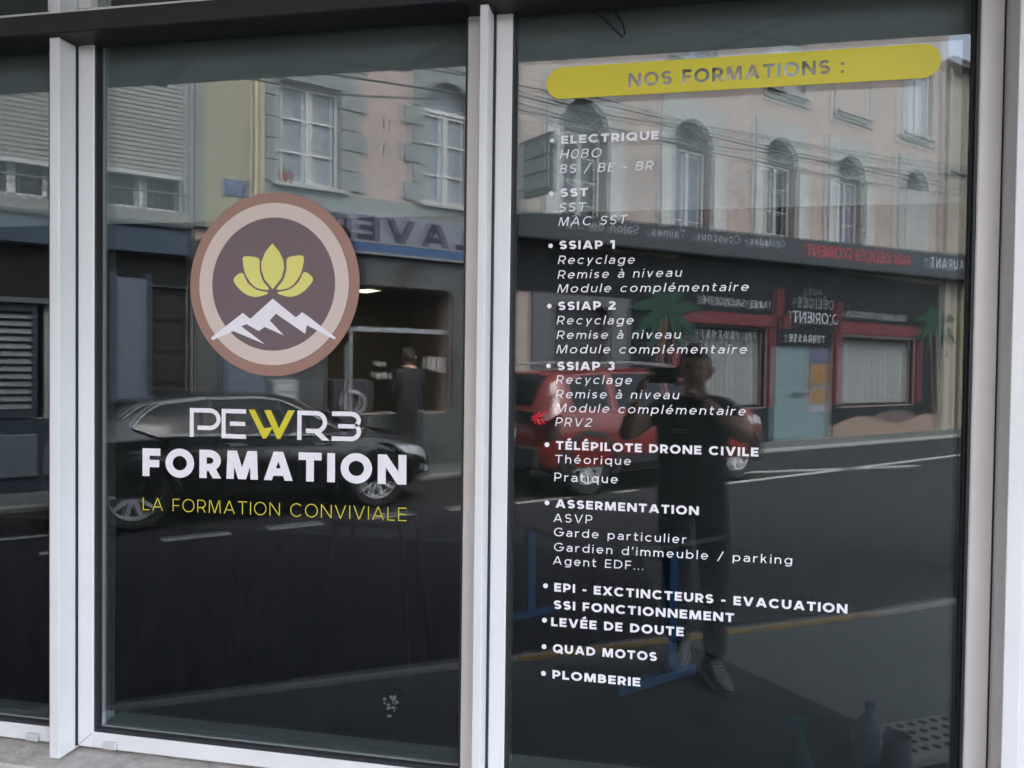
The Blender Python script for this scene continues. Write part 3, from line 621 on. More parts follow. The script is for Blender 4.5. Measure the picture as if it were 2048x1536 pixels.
def strip(P, w, z0, z1):
    mb = MB(); P = [Vector(p) for p in P]
    for a, b in zip(P, P[1:]):
        d = (b - a).normalized(); n_ = Vector((-d.y, d.x)) * w; mb.slab([tuple(a), tuple(b), tuple(b - n_), tuple(a - n_)][::-1], z0, z1)
    return mb
struct(strip(near[1:9], -.09, -.05, .004), 'near_kerb', KERB)
yl = [(-.78, -2.27), (.21, -2.88), (1.33, -3.57)]
struct(strip(yl, -.075, .0005, .0075), 'yellow_line', PAINT_Y)

# ------------------------------------------------------------------ houses opposite
PINK = mat('pink stucco', (0.348, 0.266, 0.241), rough=0.9, var=0.07, scale=3, bump=0.2, bscale=40, stain=((0.31, 0.225, 0.19), 1.7, .60))
PEACH = mat('pink beige stucco', (0.354, 0.296, 0.268), rough=0.9, var=0.06, scale=2.5, bump=0.2, bscale=40, stain=((0.315, 0.25, 0.21), 1.2, .60))
YELLOWW = mat('pale yellow stucco', (0.296, 0.269, 0.183), rough=0.9, var=0.08, scale=3, bump=0.2, stain=((0.24, 0.22, 0.15), 2.4, .60))
BEIGE = mat('beige stucco', (0.294, 0.266, 0.217), rough=0.9, var=0.08, scale=3)
QUOIN = mat('grey cut stone', (0.181, 0.196, 0.193), rough=0.85, var=0.10, scale=9, bump=0.3)
QUOIN2 = mat('pale grey cut stone', (0.320, 0.324, 0.312), rough=0.85, var=0.10, scale=9, bump=0.3)
GREYW = mat('grey white render', (0.252, 0.262, 0.262), rough=0.9, var=0.08, scale=3)
CONCW = mat('stained concrete', (0.085, 0.09, 0.092), rough=0.9, var=0.2, scale=5, bump=0.3, stain=((0.05, 0.05, 0.052), 2.5, .55))
WPAINT = mat('white painted joinery', (0.527, 0.535, 0.527), rough=0.5, var=0.06)
SHUTW = mat('off white shutter', (0.425, 0.429, 0.416), rough=0.6, var=0.07)
SLATW = mat('pale plastic slats', (0.250, 0.256, 0.240), rough=0.55, var=0.05)
WGLASS = mat('dark window glass', (0.020, 0.025, 0.028), rough=0.04, var=0.1, scale=2, spec=0.9)
SHADE = mat('slate blue inner blind', (0.16, 0.19, 0.235), rough=0.25, var=0.08)
BLACKP = mat('black painted front', (0.010, 0.011, 0.013), rough=0.6, spec=0.2, var=0.15)
FASC = mat('anthracite fascia', (0.030, 0.037, 0.043), rough=0.5, var=0.12, scale=3)
BLUEP = mat('slate blue painted wood', (0.045, 0.072, 0.11), rough=0.5, var=0.15, scale=6)
BLUEP2 = mat('dark blue shutter paint', (0.022, 0.036, 0.052), rough=0.5, var=0.15)
BROWN = mat('dark brown garage door', (0.014, 0.012, 0.012), rough=0.5, var=0.1)
RED = mat('red moorish trim', (0.136, 0.012, 0.018), rough=0.6, var=0.25, scale=30, stain=((0.03, 0.006, 0.008), 34, .50))
GREENP = mat('green palm paint', (0.002, 0.033, 0.017), rough=0.6, var=0.2)
SAND = mat('sand coloured mural', (0.217, 0.156, 0.119), rough=0.8, var=0.08)
SAND2 = mat('brown dune mural', (0.09, 0.065, 0.058), rough=0.8, var=0.1)
TRUNKM = mat('brown palm trunk paint', (0.13, 0.07, 0.045), rough=0.8, var=0.15)
DOORB = mat('light blue door panel', (0.13, 0.20, 0.215), rough=0.5, var=0.05)
CURT = mat('grey net curtain', (0.253, 0.265, 0.265), rough=0.85, var=0.12, scale=8)
LETW = mat('grey white sign letters', (0.390, 0.420, 0.450), rough=0.5)
LETR = mat('red sign letters', (0.420, 0.027, 0.045), rough=0.5)
SIGNW = mat('pale sign board', (0.19, 0.21, 0.25), rough=0.5, var=0.06)
SIGNB = mat('blue sign stripe', (0.045, 0.10, 0.22), rough=0.5)
PURP = mat('dark violet letters', (0.022, 0.018, 0.045), rough=0.5)
IRON = mat('black wrought iron', (0.02, 0.02, 0.022), rough=0.5)
PIPEM = mat('pale yellow downpipe', (0.50, 0.43, 0.25), rough=0.5, var=0.1)
PIPEG = mat('grey beige downpipe', (0.30, 0.28, 0.25), rough=0.5, var=0.1)
TERRA = mat('red plant pot', (0.28, 0.05, 0.04), rough=0.6)
LEAF = mat('small green leaves', (0.05, 0.09, 0.03), rough=0.6)
CABLE = mat('black cable sheath', (0.015, 0.015, 0.016), rough=0.6)
def bx(mb, s0, s1, o0, o1, z0, z1, mi=0, bev=0): return mb.box(-s1, -s0, -o1, -o0, z0, z1, mi, bev)
def B(name, m, parent, s0, s1, o0, o1, z0, z1, bev=0, label=None): return bx(MB(), s0, s1, o0, o1, z0, z1, 0, bev).build(name, m, parent, label=label)
def wall_open(name, m, parent, s0, s1, z0, z1, holes, depth=.30, o=0.0):
    """solid wall with rectangular openings (s0,s1,z0,z1) cut through it, reveals included"""
    ss = sorted({s0, s1, *[h[0] for h in holes], *[h[1] for h in holes]}); zz = sorted({z0, z1, *[h[2] for h in holes], *[h[3] for h in holes]})
    mb = MB()
    for a, b in zip(ss, ss[1:]):
        for c, d in zip(zz, zz[1:]):
            ms, mz = (a + b) / 2, (c + d) / 2
            if any(h[0] < ms < h[1] and h[2] < mz < h[3] for h in holes): continue
            mb.poly([(-b, -o, c), (-a, -o, c), (-a, -o, d), (-b, -o, d)])
    for h in holes:
        a, b, c, d = h; y0, y1 = -o, depth
        mb.poly([(-a, y0, c), (-a, y1, c), (-a, y1, d), (-a, y0, d)]); mb.poly([(-b, y0, c), (-b, y0, d), (-b, y1, d), (-b, y1, c)])
        mb.poly([(-a, y0, c), (-b, y0, c), (-b, y1, c), (-a, y1, c)]); mb.poly([(-a, y0, d), (-a, y1, d), (-b, y1, d), (-b, y0, d)])
    mb.poly([(-s1, 5, z1), (-s0, 5, z1), (-s0, -o, z1), (-s1, -o, z1)]); mb.poly([(-s0, 5, z0), (-s0, 5, z1), (-s0, -o, z1), (-s0, -o, z0)][::-1]); mb.poly([(-s1, 5, z0), (-s1, 5, z1), (-s1, -o, z1), (-s1, -o, z0)])
    mb.poly([(-s1, 5, z0), (-s1, 5, z1), (-s0, 5, z1), (-s0, 5, z0)])
    return mb.build(name, m, parent)
def win_unit(parent, s0, s1, z0, z1, o=-.14, rows=3, curtain=None, arch=0.0, name='window', glass=WGLASS, bars=True):
    """two-leaf casement set back in its opening; the frame is the part, panes are sub-parts"""
    f = MB(); w = .05; c = (s0 + s1) / 2; t = .05
    bx(f, s0, s0 + w, o - t, o, z0, z1); bx(f, s1 - w, s1, o - t, o, z0, z1); bx(f, s0 + w, s1 - w, o - t, o, z0, z0 + w * 1.3); bx(f, s0 + w, s1 - w, o - t, o, z1 - w, z1)
    bx(f, c - .045, c + .045, o - t, o + .012, z0 + w * 1.3, z1 - w)
    if bars:
        for k in range(1, rows):
            z = z0 + (z1 - z0) * k / rows
            for a, b in ((s0 + w, c - .045), (c + .045, s1 - w)): bx(f, a, b, o - .03, o - .004, z - .012, z + .012)
    fo = f.build(name, WPAINT, parent)
    for a, b in ((s0 + w, c - .045), (c + .045, s1 - w)):
        MB().poly([(-b, -(o - .035), z0 + w), (-a, -(o - .035), z0 + w), (-a, -(o - .035), z1 - w), (-b, -(o - .035), z1 - w)]).build('pane', glass, fo)
    if curtain:
        for a, b in ((s0 + w, s0 + w + .16), (c + .045, c + .045 + .16)):
            MB().poly([(-b, -(o - .033), z0 + w), (-a, -(o - .033), z0 + w), (-a, -(o - .033), z1 - w), (-b, -(o - .033), z1 - w)]).build('curtain', CURT, fo)
    if arch:   # half round fan light
        r = (s1 - s0) / 2; n = 20; cc = -(c)
        outer = [(cc + r * cos(pi * k / n), z1 + .03 + r * sin(pi * k / n)) for k in range(n + 1)]
        inn = [(cc + (r - .05) * cos(pi * k / n), z1 + .03 + (r - .05) * sin(pi * k / n)) for k in range(n + 1)]
        m = MB()
        for k in range(n): m.prism([outer[k], outer[k + 1], inn[k + 1], inn[k]][::-1], -o, -(o - t))
        m.box(-s1, -s0, -o - .02, -(o - t), z1, z1 + .06)
        fo2 = m.build('fan_light', WPAINT, parent)
        MB().poly([(x, -(o - .035), z) for x, z in inn]).build('pane', glass, fo2)
    return fo
def arch_ring(parent, sc_, zs, r, half, ztop, m, o=.03, stones=9, name='stone'):
    """voussoirs between the arch and a rectangular outline, one object per stone"""
    cc = -sc_; n = stones
    for k in range(n):
        a0, a1 = pi * k / n, pi * (k + 1) / n
        def outp(a):
            dx, dz = cos(a), sin(a); t = min(half / abs(dx) if abs(dx) > 1e-6 else 9, (ztop - zs) / dz if dz > 1e-6 else 9); return (cc + dx * t, zs + dz * t)
        g = .006; inner = [(cc + r * cos(a0 + g + (a1 - a0 - 2 * g) * j / 4), zs + r * sin(a0 + g + (a1 - a0 - 2 * g) * j / 4)) for j in range(5)]
        P = inner[::-1] ; q0, q1 = outp(a0 + g), outp(a1 - g)
        ext = [q0]
        for ca in (cc + half, cc - half):
            aa = atan2(ztop - zs, ca - cc)
            if a0 + g < aa < a1 - g: ext.append((ca, ztop))
        ext.append(q1)
        MB().prism((P + ext)[::-1], -o, .28).build(name, m, parent)

# ---- A: pale house with roller shutters and the blue shop
A = sfr('shutter_house'); tag(A, 'pale grey house with large roller shutters over a blue shop front', 'building')
wall_open('wall', GREYW, A, -14, 1.12, 0, 11, [(-2.9, -.42, 3.50, 5.9), (.04, 1.05, 3.50, 5.9), (-2.6, -.55, .9, 2.25), (.62, 1.10, 0.02, 2.55)])
for s0, s1, zb_ in ((-2.88, -.44, 3.96), (.05, 1.045, 4.0)):
    src = None; z = zb_
    while z < 5.9:
        if src is None: src = bx(MB(), s0, s1, -.10, -.07, 0, .052, 0, .008).build('slat', SLATW, A); src.location = (0, 0, z)
        else: inst(src, 'slat', A, (0, 0, z))
        z += .058
    B('guide_rail', QUOIN2, A, s0 - .01, s0 + .03, -.12, -.04, 3.5, 5.9); B('guide_rail', QUOIN2, A, s1 - .03, s1 + .01, -.12, -.04, 3.5, 5.9)
    B('bottom_bar', SHUTW, A, s0, s1, -.115, -.065, zb_ - .06, zb_ - .005)
for a, b in ((-2.9, -2.2), (-2.1, -1.3), (-1.25, -.5)): win_unit(A, a, b, 3.5, 4.05, o=-.2, rows=1)
win_unit(A, .06, 1.04, 3.5, 4.0, o=-.2, rows=1)
bal = empty('x'); bpy.data.objects.remove(bal)
rl = MB(); rnd = random.Random(3)
for s0, s1 in ((-2.9, -.45), (.02, 1.06)):
    rl.tube([(-s0, -.10, 3.72), (-s1, -.10, 3.72)], .012, 6); rl.tube([(-s0, -.10, 3.34), (-s1, -.10, 3.34)], .010, 6)
    s = s0 + .1
    while s < s1:
        for sgn in (1, -1):
            rl.tube([(-s + sgn * .055 * (1 - k / 16) * cos(k * .7), -.10, 3.53 + sgn * .08 + .055 * (1 - k / 16) * sin(k * .7)) for k in range(14)], .006, 5)
        rl.tube([(-s - .075, -.10, 3.34), (-s - .075, -.10, 3.72)], .006, 5); s += .16
rl.build('balcony_railing', IRON, A)
for s0, s1 in ((-2.9, -.45), (.02, 1.06)): B('balcony_panel', QUOIN2, A, s0, s1, .005, .045, 3.32, 3.50)
B('fascia_board', BLUEP, A, -8, 1.09, .02, .12, 2.95, 3.31, .008)
B('fascia_moulding', BLUEP2, A, -8, 1.09, .12, .15, 3.285, 3.315)
B('recess_shade_panel', BLACKP, A, -8, .2, -.02, .004, 2.25, 2.94); B('recess_shade_panel', BLACKP, A, .2, 1.11, -.02, .003, 2.56, 2.94); B('recess_shade_panel', BLACKP, A, .2, .615, -.02, .003, .04, 2.555); B('recess_shade_panel', BLACKP, A, -.44, .195, -.02, .003, .04, 2.245)  # flat black panels, the shade of a recess put into their colour
B('light_cornice', mat('dull green grey trim', (.10, .12, .12), rough=.6), A, -8, -.45, .02, .07, 2.26, 2.32)
# blue louvred shutters
for s0, s1 in ((-2.55, -1.95), (-1.90, -1.30), (-1.25, -.62)):
    fr = MB(); bx(fr, s0, s0 + .06, -.02, .03, .92, 2.24); bx(fr, s1 - .06, s1, -.02, .03, .92, 2.24); bx(fr, s0 + .06, s1 - .06, -.02, .03, .92, 1.0); bx(fr, s0 + .06, s1 - .06, -.02, .03, 2.16, 2.24); fr = fr.build('shutter', BLUEP2, A)
    z = 1.02; src = None
    while z < 2.14:
        m = MB(); m.add([(-s1 + .06, -.02, 0), (-s0 - .06, -.02, 0), (-s0 - .06, .015, .07), (-s1 + .06, .015, .07), (-s1 + .06, -.012, -.004), (-s0 - .06, -.012, -.004), (-s0 - .06, .023, .066), (-s1 + .06, .023, .066)], [(0, 1, 2, 3), (7, 6, 5, 4), (0, 4, 5, 1), (1, 5, 6, 2), (2, 6, 7, 3), (3, 7, 4, 0)])
        if src is None: src = m.build('louvre', mat('grey blue louvre', (.055, .07, .09), rough=.5, var=.2), fr); src.location = (0, 0, z)
        else: inst(src, 'louvre', fr, (0, 0, z))
        z += .088
for s0, s1 in ((-2.4, -1.6), (-1.45, -.62)): B('base_panel', mat('pale blue grey panel', (.10, .125, .15), rough=.6, var=.1), A, s0, s1, .01, .04, .22, .72, .01)
B('base_board', BLUEP2, A, -8, -.40, .002, .01, .04, .90)
for s0, s1 in ((.22, .55),):
    p = B('pilaster', mat('pale blue pilaster', (.11, .14, .18), rough=.6, var=.2), A, s0, s1, .004, .10, .04, 2.62, .01)
    B('pilaster_edge', BLUEP, A, s1 + .002, s1 + .06, .004, .08, .04, 2.7); B('pilaster_edge', BLUEP, A, s0 - .09, s0 - .002, .004, .08, .04, 2.7)
gd = B('garage_door', BROWN, A, .625, 1.098, -.12, -.08, .03, 2.54)
for k in range(6): B('door_panel', BROWN, gd, .67, 1.06, -.078, -.062, .12 + k * .40, .44 + k * .40, .008)

# ---- B: laundry house
L = sfr('laundry_house'); tag(L, 'pink and yellow house with the LAVERIE sign and grey quoined windows', 'building')
W1 = (2.25, 3.15); W2 = (4.50, 5.40)
wall_open('wall', PINK, L, 1.15, 5.95, 0, 11.5, [(W1[0], W1[1], 4.05, 5.50), (W2[0], W2[1], 4.10, 6.02), (2.95, 5.02, .85, 2.76), (1.28, 1.52, .02, 2.5)])
B('yellow_wall_strip', YELLOWW, L, 1.27, 2.04, .001, .045, 3.36, 11.4)
B('corner_strip', QUOIN, L, 1.13, 1.265, .001, .05, 3.36, 11.4)
B('stone_band', QUOIN, L, 2.045, 5.94, .001, .04, 3.80, 4.035)
B('window_sill', QUOIN2, L, 2.15, 3.25, .0, .10, 4.036, 4.085); B('window_sill', QUOIN2, L, 4.42, 5.48, .0, .10, 4.036, 4.085)
B('dark_shopfront_wall', CONCW, L, 1.15, 2.93, .001, .03, .04, 3.19) if False else None
sign = sfr('laundry_sign'); tag(sign, 'long pale sign board LAVERIE with dark violet letters and blue stripe', 'sign')
B('board', SIGNW, sign, 1.95, 5.60, .05, .13, 3.36, 3.80, .006); B('stripe', SIGNB, sign, 1.95, 5.60, .05, .135, 3.245, 3.355); B('lower_edge', SIGNW, sign, 1.95, 5.60, .05, .13, 3.20, 3.243)
def tsign(parent, txt, s_start, s_end, z, cap, w, m, o, z1=None, nm='letter', shear=0):
    """text reading towards smaller s, as on the real wall; every letter its own piece"""
    return letters(parent, txt, -s_start, z, -s_end, z if z1 is None else z1, cap, w, m, shear, -o, nm)
tsign(sign, 'LAVERIE', 5.33, 2.2, 3.40, .355, .24, PURP, .1315)
# toothed quoins
def quoins(parent, s_in, s_out0, s_out1, z0, z1, m=QUOIN, h=.29, o=.03, sgn=1):
    z = z0; k = 0
    while z < z1 - .02:
        so = s_out0 if k % 2 else s_out1; a, b = sorted((s_in, so)); B('stone', m, parent, a, b, .001, o + .004 * (k % 3), z + .006, min(z + h, z1) - .006, .006); z += h; k += 1
quoins(L, 2.25, 2.05, 2.05, 4.09, 5.5); quoins(L, 3.15, 3.44, 3.56, 4.09, 6.4); quoins(L, 4.50, 4.30, 4.16, 4.09, 5.55); quoins(L, 5.40, 5.65, 5.80, 4.09, 5.55)
B('lintel_stone', QUOIN, L, 2.05, 3.44, .001, .04, 5.51, 5.80, .006)
arch_ring(L, 4.95, 5.555, .455, .64, 6.42, QUOIN)
win_unit(L, 2.27, 3.13, 4.09, 5.48, o=-.10, rows=3, curtain=True, glass=SHADE); win_unit(L, 4.52, 5.38, 4.10, 5.54, o=-.14, rows=3, curtain=True, arch=1, glass=SHADE)
pt = sfr('plant_pot', 2.36, .045, 4.086); tag(pt, 'small red plant pot on the left first floor sill of the laundry house', 'plant pot')
MB().lathe([(.0, 0), (.05, 0), (.075, .13), (.07, .13), (.06, .11), (0, .11)], 16).build('pot', TERRA, pt, smooth=True)
m = MB(); rnd = random.Random(2)
for k in range(60):
    p = Vector((rnd.gauss(0, .035), rnd.gauss(0, .03), .13 + abs(rnd.gauss(0, .05)))); a = rnd.uniform(0, 6.3); d = Vector((cos(a) * .02, sin(a) * .02, rnd.uniform(-.01, .02))); e = Vector((-sin(a) * .009, cos(a) * .009, 0))
    m.poly([tuple(p), tuple(p + d * .5 + e), tuple(p + d), tuple(p + d * .5 - e)])
m.build('leaves', LEAF, pt)
for sp, m_, nm in ((1.895, PIPEM, 'downpipe'), (1.975, PIPEM, 'downpipe')):
    t = MB().tube([(0, 0, 3.36), (0, 0, 11.3)], .028 if sp < 1.9 else .040, 12).build(nm, m_, None, smooth=True); t.location = ORG + Matrix.Rotation(RZ, 3, 'Z') @ Vector((-sp, -.09, 0)); t.rotation_euler = (0, 0, RZ)
    tag(t, 'thin pale yellow pipe on the yellow strip of the laundry house' if sp < 1.9 else 'thicker pale yellow downpipe beside the grey quoins of the laundry house', 'pipe')
rue = sfr('street_plate'); tag(rue, 'small blue enamel street name plate RUE on the yellow wall strip', 'sign')
B('plate', mat('blue enamel', (.035, .06, .16), rough=.3), rue, 1.50, 1.83, .046, .058, 3.80, 4.02, .004); tsign(rue, 'RUE', 1.74, 1.58, 3.93, .055, .16, LETW, .0585); tsign(rue, 'DE', 1.71, 1.62, 3.84, .05, .16, LETW, .0585)
for k, (s_, z_) in enumerate(((3.86, 5.18), (3.86, 4.78))):
    t = MB()
    for i in range(3):
        for jx in range(2): t.lathe([(.0, 0), (.016, 0), (.016, .006), (0, .006)], 8, (-s_ + (jx - .5) * .09, -.008, z_ + (i - 1) * .06), 'y')
    t.build('vent_holes', BLACKP, L, label='small cluster of dark vent holes in the pink wall')
# ground floor: concrete surround with rounded opening, recess room
def rrect(s0, s1, z0, z1, r, n=6):
    P = []
    for cx, cz, a in ((-s0 - r, z1 - r, 0), (-s1 + r, z1 - r, 90), (-s1 + r, z0 + r, 180), (-s0 - r, z0 + r, 270)):
        P += [(cx + r * cos(radians(a + 90 * k / n)), cz + r * sin(radians(a + 90 * k / n))) for k in range(n + 1)]
    return P
def plate_hole(name, m, parent, s0, s1, z0, z1, hole, o0, o1):
    bm = bmesh.new(); out = [(-s1, z0), (-s0, z0), (-s0, z1), (-s1, z1)]; vs = [bm.verts.new((x, -o1, z)) for x, z in out]; hs = [bm.verts.new((x, -o1, z)) for x, z in hole]
    es = [bm.edges.new((vs[i], vs[(i + 1) % 4])) for i in range(4)] + [bm.edges.new((hs[i], hs[(i + 1) % len(hs)])) for i in range(len(hs))]
    bmesh.ops.triangle_fill(bm, edges=es, use_beauty=True)
    r = bmesh.ops.extrude_face_region(bm, geom=bm.faces[:]); bmesh.ops.translate(bm, vec=(0, o1 - o0, 0), verts=[v for v in r['geom'] if isinstance(v, bmesh.types.BMVert)])
    me = bpy.data.meshes.new(name); bm.to_mesh(me); bm.free(); me.materials.append(m); o = bpy.data.objects.new(name, me); COL.objects.link(o); o.parent = parent; return o
plate_hole('shopfront_surround', CONCW, L, 1.16, 5.93, .04, 3.19, rrect(2.95, 5.02, .85, 2.76, .14), .001, .06)
B('pilaster', mat('pale blue pilaster', (.22, .27, .33)), L, 1.53, 2.10, .062, .12, .04, 2.35, .01); B('pilaster_edge', BLUEP, L, 1.48, 1.528, .062, .11, .04, 2.4)
mbx = sfr('letter_box'); tag(mbx, 'grey metal letter box panel on the laundry wall above the black car', 'letter box')
B('box_body', mat('grey metal', (.26, .28, .29), rough=.4), mbx, 2.14, 2.50, .061, .16, .85, 1.36, .01)
for k in range(3): B('flap', mat('light grey metal', (.40, .42, .44), rough=.35), mbx, 2.18, 2.46, .161, .168, .93 + k * .14, 1.03 + k * .14, .004)
al = mat('brushed frame', (.28, .30, .32), rough=.45)
fr = MB(); bx(fr, 2.96, 5.01, -.16, -.10, 2.08, 2.15); bx(fr, 3.34, 3.40, -.16, -.10, .9, 2.08); fr.build('shopfront_frame', al, L)
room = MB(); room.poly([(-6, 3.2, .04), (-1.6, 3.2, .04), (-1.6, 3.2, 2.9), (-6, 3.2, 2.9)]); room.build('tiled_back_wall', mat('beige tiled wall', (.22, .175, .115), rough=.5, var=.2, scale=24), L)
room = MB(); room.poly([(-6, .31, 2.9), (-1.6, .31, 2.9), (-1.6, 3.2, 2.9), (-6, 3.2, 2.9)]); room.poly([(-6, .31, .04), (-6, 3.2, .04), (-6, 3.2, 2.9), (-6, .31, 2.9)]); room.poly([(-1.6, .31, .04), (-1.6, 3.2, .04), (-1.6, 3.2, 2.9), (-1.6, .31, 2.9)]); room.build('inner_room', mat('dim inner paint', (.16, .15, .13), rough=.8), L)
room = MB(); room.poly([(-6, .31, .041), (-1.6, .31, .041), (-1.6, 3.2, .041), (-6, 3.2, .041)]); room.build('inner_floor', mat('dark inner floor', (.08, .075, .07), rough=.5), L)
cl = sfr('ceiling_lamp'); tag(cl, 'flat lit ceiling panel inside the laundry', 'lamp')
B('housing', WPAINT, cl, 3.30, 4.50, -2.0, -1.4, 2.84, 2.88); B('diffuser', mat('lit diffuser', (.8, .8, .7), emit=((1.0, .90, .62), 2.0)), cl, 3.33, 4.47, -1.97, -1.43, 2.835, 2.8395)
PAPER = mat('paper notice', (0.279, 0.270, 0.261), rough=.8, var=.12, scale=40)
for k, (s_, z_, w_, h_) in enumerate(((4.72, 1.62, .15, .20), (4.90, 1.60, .17, .24), (5.08, 1.62, .13, .20), (3.86, 1.60, .14, .07), (3.80, 1.42, .07, .09), (3.90, 1.42, .10, .09), (4.00, 1.42, .07, .09))):
    t = sfr('paper_notice'); B('sheet', PAPER, t, s_ - w_ / 2, s_ + w_ / 2, -.095, -.092, z_ - h_ / 2, z_ + h_ / 2)
    tag(t, 'pale paper notice behind the laundry window, ' + ('left of the upper right three', 'middle of the upper right three', 'rightmost of the upper right three', 'single small one above the row', 'first of the small lower row', 'middle of the small lower row', 'last of the small lower row')[k], 'notice', 'paper notices in the laundry window')
wm = sfr('washing_machine', 3.58, -.75); tag(wm, 'white washing machine with round door inside the laundry', 'washing machine')
MB().box(-.33, .33, -.3, .3, .05, 1.35, bev=.02).build('cabinet', mat('dark machine casing', (.06, .06, .065), rough=.4), wm)
MB().lathe([(.13, -.335), (.15, -.35), (.19, -.34), (.20, -.30)], 32, (0, 0, 1.0), 'y').build('door_ring', mat('chrome ring', (.35, .35, .37), rough=.5), wm, smooth=True)

# ---- C: restaurant house
C = sfr('restaurant_house'); tag(C, 'long pink beige house with arched first floor windows over a restaurant', 'building')
arches = [(7.72, 5.78, .54, 6.33), (10.48, 5.93, .56, 6.47), (13.26, 6.05, .56, 6.60), (15.86, 6.08, .56, 6.63), (18.75, 6.20, .54, 6.72)]
uppers = [7.72, 10.48, 13.40, 15.92, 18.75]
holes = [(c - r, c + r, 4.05, zs) for c, zs, r, zt_ in arches] + [(c - .62, c + .62, 7.62, 9.4) for c in uppers] + [(10.12, 12.85, .78, 2.46), (15.60, 18.85, .75, 2.42), (7.05, 8.38, .04, 2.70), (13.12, 15.25, .04, 2.16)]
holes += [(c - r - .0, c + r + .0, zs, zs + r + .02) for c, zs, r, zt_ in arches]
hs2 = [h for h in holes if not any(abs(h[0] - (c - r)) < 1e-6 for c, zs, r, zt_ in arches)] + [(c - r, c + r, 4.05, zs + r + .02) for c, zs, r, zt_ in arches]
wall_open('wall', PEACH, C, 5.97, 20.15, 0, 13.5, hs2)
for i, (c, zs, r, zt_) in enumerate(arches):
    arch_ring(C, c, zs, r, r + .34, zs + r + .36, QUOIN2, o=.03, stones=9)
    win_unit(C, c - r + .06, c + r - .06, 4.06, zs - .02, o=-.18, rows=4, glass=SHADE if i % 2 else WGLASS)
    g = MB(); g.poly([(-(c + r), .27, zs), (-(c - r), .27, zs), (-(c - r), .27, zs + r + .02), (-(c + r), .27, zs + r + .02)]); g.build('fan_pane', WGLASS, C)
    ir = MB(); n = 9; cc = -c
    ir.tube([(cc - r, -.02, zs + .02), (cc + r, -.02, zs + .02)], .012, 5)
    for k in range(1, n):
        a = pi * k / n; ir.tube([(cc, -.02, zs + .04), (cc + .28 * cos(a), -.02, zs + .28 * sin(a)), (cc + (r - .03) * cos(a) * (.9 if k % 2 else 1), -.02, zs + (r - .03) * sin(a) * (.9 if k % 2 else 1))], .007, 4)
    for k in range(-3, 4):
        if k: ir.tube([(cc + k * .15 + .05 * cos(t_), -.02, zs + .09 + .05 * sin(t_)) for t_ in [j_ * .7 for j_ in range(10)]], .006, 4)
    ir.build('fan_grille', mat('pale wrought iron', (.30, .30, .28), rough=.5), C)
    quo = [(c - r - .02, c - r - .34), (c + r + .02, c + r + .34)]
    for a, b in quo:
        a, b = sorted((a, b))
        if i < 4:
            sh = B('shutter', SHUTW, C, a - .02, b + .02, .035, .075, 4.20, zs - .04, .006)
            for q in (4.32, 4.95): B('shutter_panel', SHUTW, sh, a + .04, b - .04, .076, .086, q, q + .5, .006)
        else: B('stone', QUOIN2, C, a, b, .001, .03, 4.3, zs, .006)
    if i == 4:
        for a, b in ((c - r, c - .01), (c + .01, c + r)):
            sh = B('shutter', SHUTW, C, a, b, .0, .04, 4.5, zs + .02, .006); z = 4.56; src = None
            while z < zs - .05:
                if src is None: src = B('louvre', SHUTW, sh, a + .05, b - .05, .041, .052, 0, .035); src.location = (0, 0, z)
                else: inst(src, 'louvre', sh, (0, 0, z))
                z += .06
for i, c in enumerate(uppers):
    f = MB(); bx(f, c - .80, c - .63, .001, .03, 7.40, 9.5); bx(f, c + .63, c + .80, .001, .03, 7.40, 9.5); bx(f, c - .63, c + .63, .001, .03, 7.40, 7.60); f.build('window_surround', QUOIN2, C)
    B('window_sill', QUOIN2, C, c - .72, c + .72, .031, .10, 7.56, 7.62)
    win_unit(C, c - .60, c + .60, 7.63, 9.38, o=-.08, rows=3, glass=mat('pale blind behind glass', (.40, .43, .46), rough=.3) if i > 1 else SHADE, bars=False)
B('vent_grille', QUOIN, C, 9.16, 9.36, .001, .02, 6.32, 6.52, .005)
# fascia: slightly rising board
fa = sfr('restaurant_fascia'); tag(fa, 'long anthracite fascia board with grey and red lettering above the restaurant', 'sign')
P = [(-6.05, 3.72), (-6.05, 4.13), (-21.9, 4.78), (-21.9, 4.12)]
MB().prism(P, -.34, -.002).build('board', FASC, fa)
MB().prism([(-6.05, 3.70), (-6.05, 3.719), (-21.9, 4.119), (-21.9, 4.09)], -.36, -.002).build('lower_trim', BLACKP, fa)
tsign(fa, 'Grillades · Couscous · Tajines · Salon de thé', 12.95, 7.05, 4.175, .155, .115, LETW, .342, z1=3.945)
tsign(fa, "AUX DÉLICES D'ORIENT", 17.95, 13.7, 4.22, .26, .17, LETR, .342, z1=4.08)
tsign(fa, 'RESTAURANT', 21.6, 18.85, 4.36, .26, .17, LETW, .342, z1=4.25)
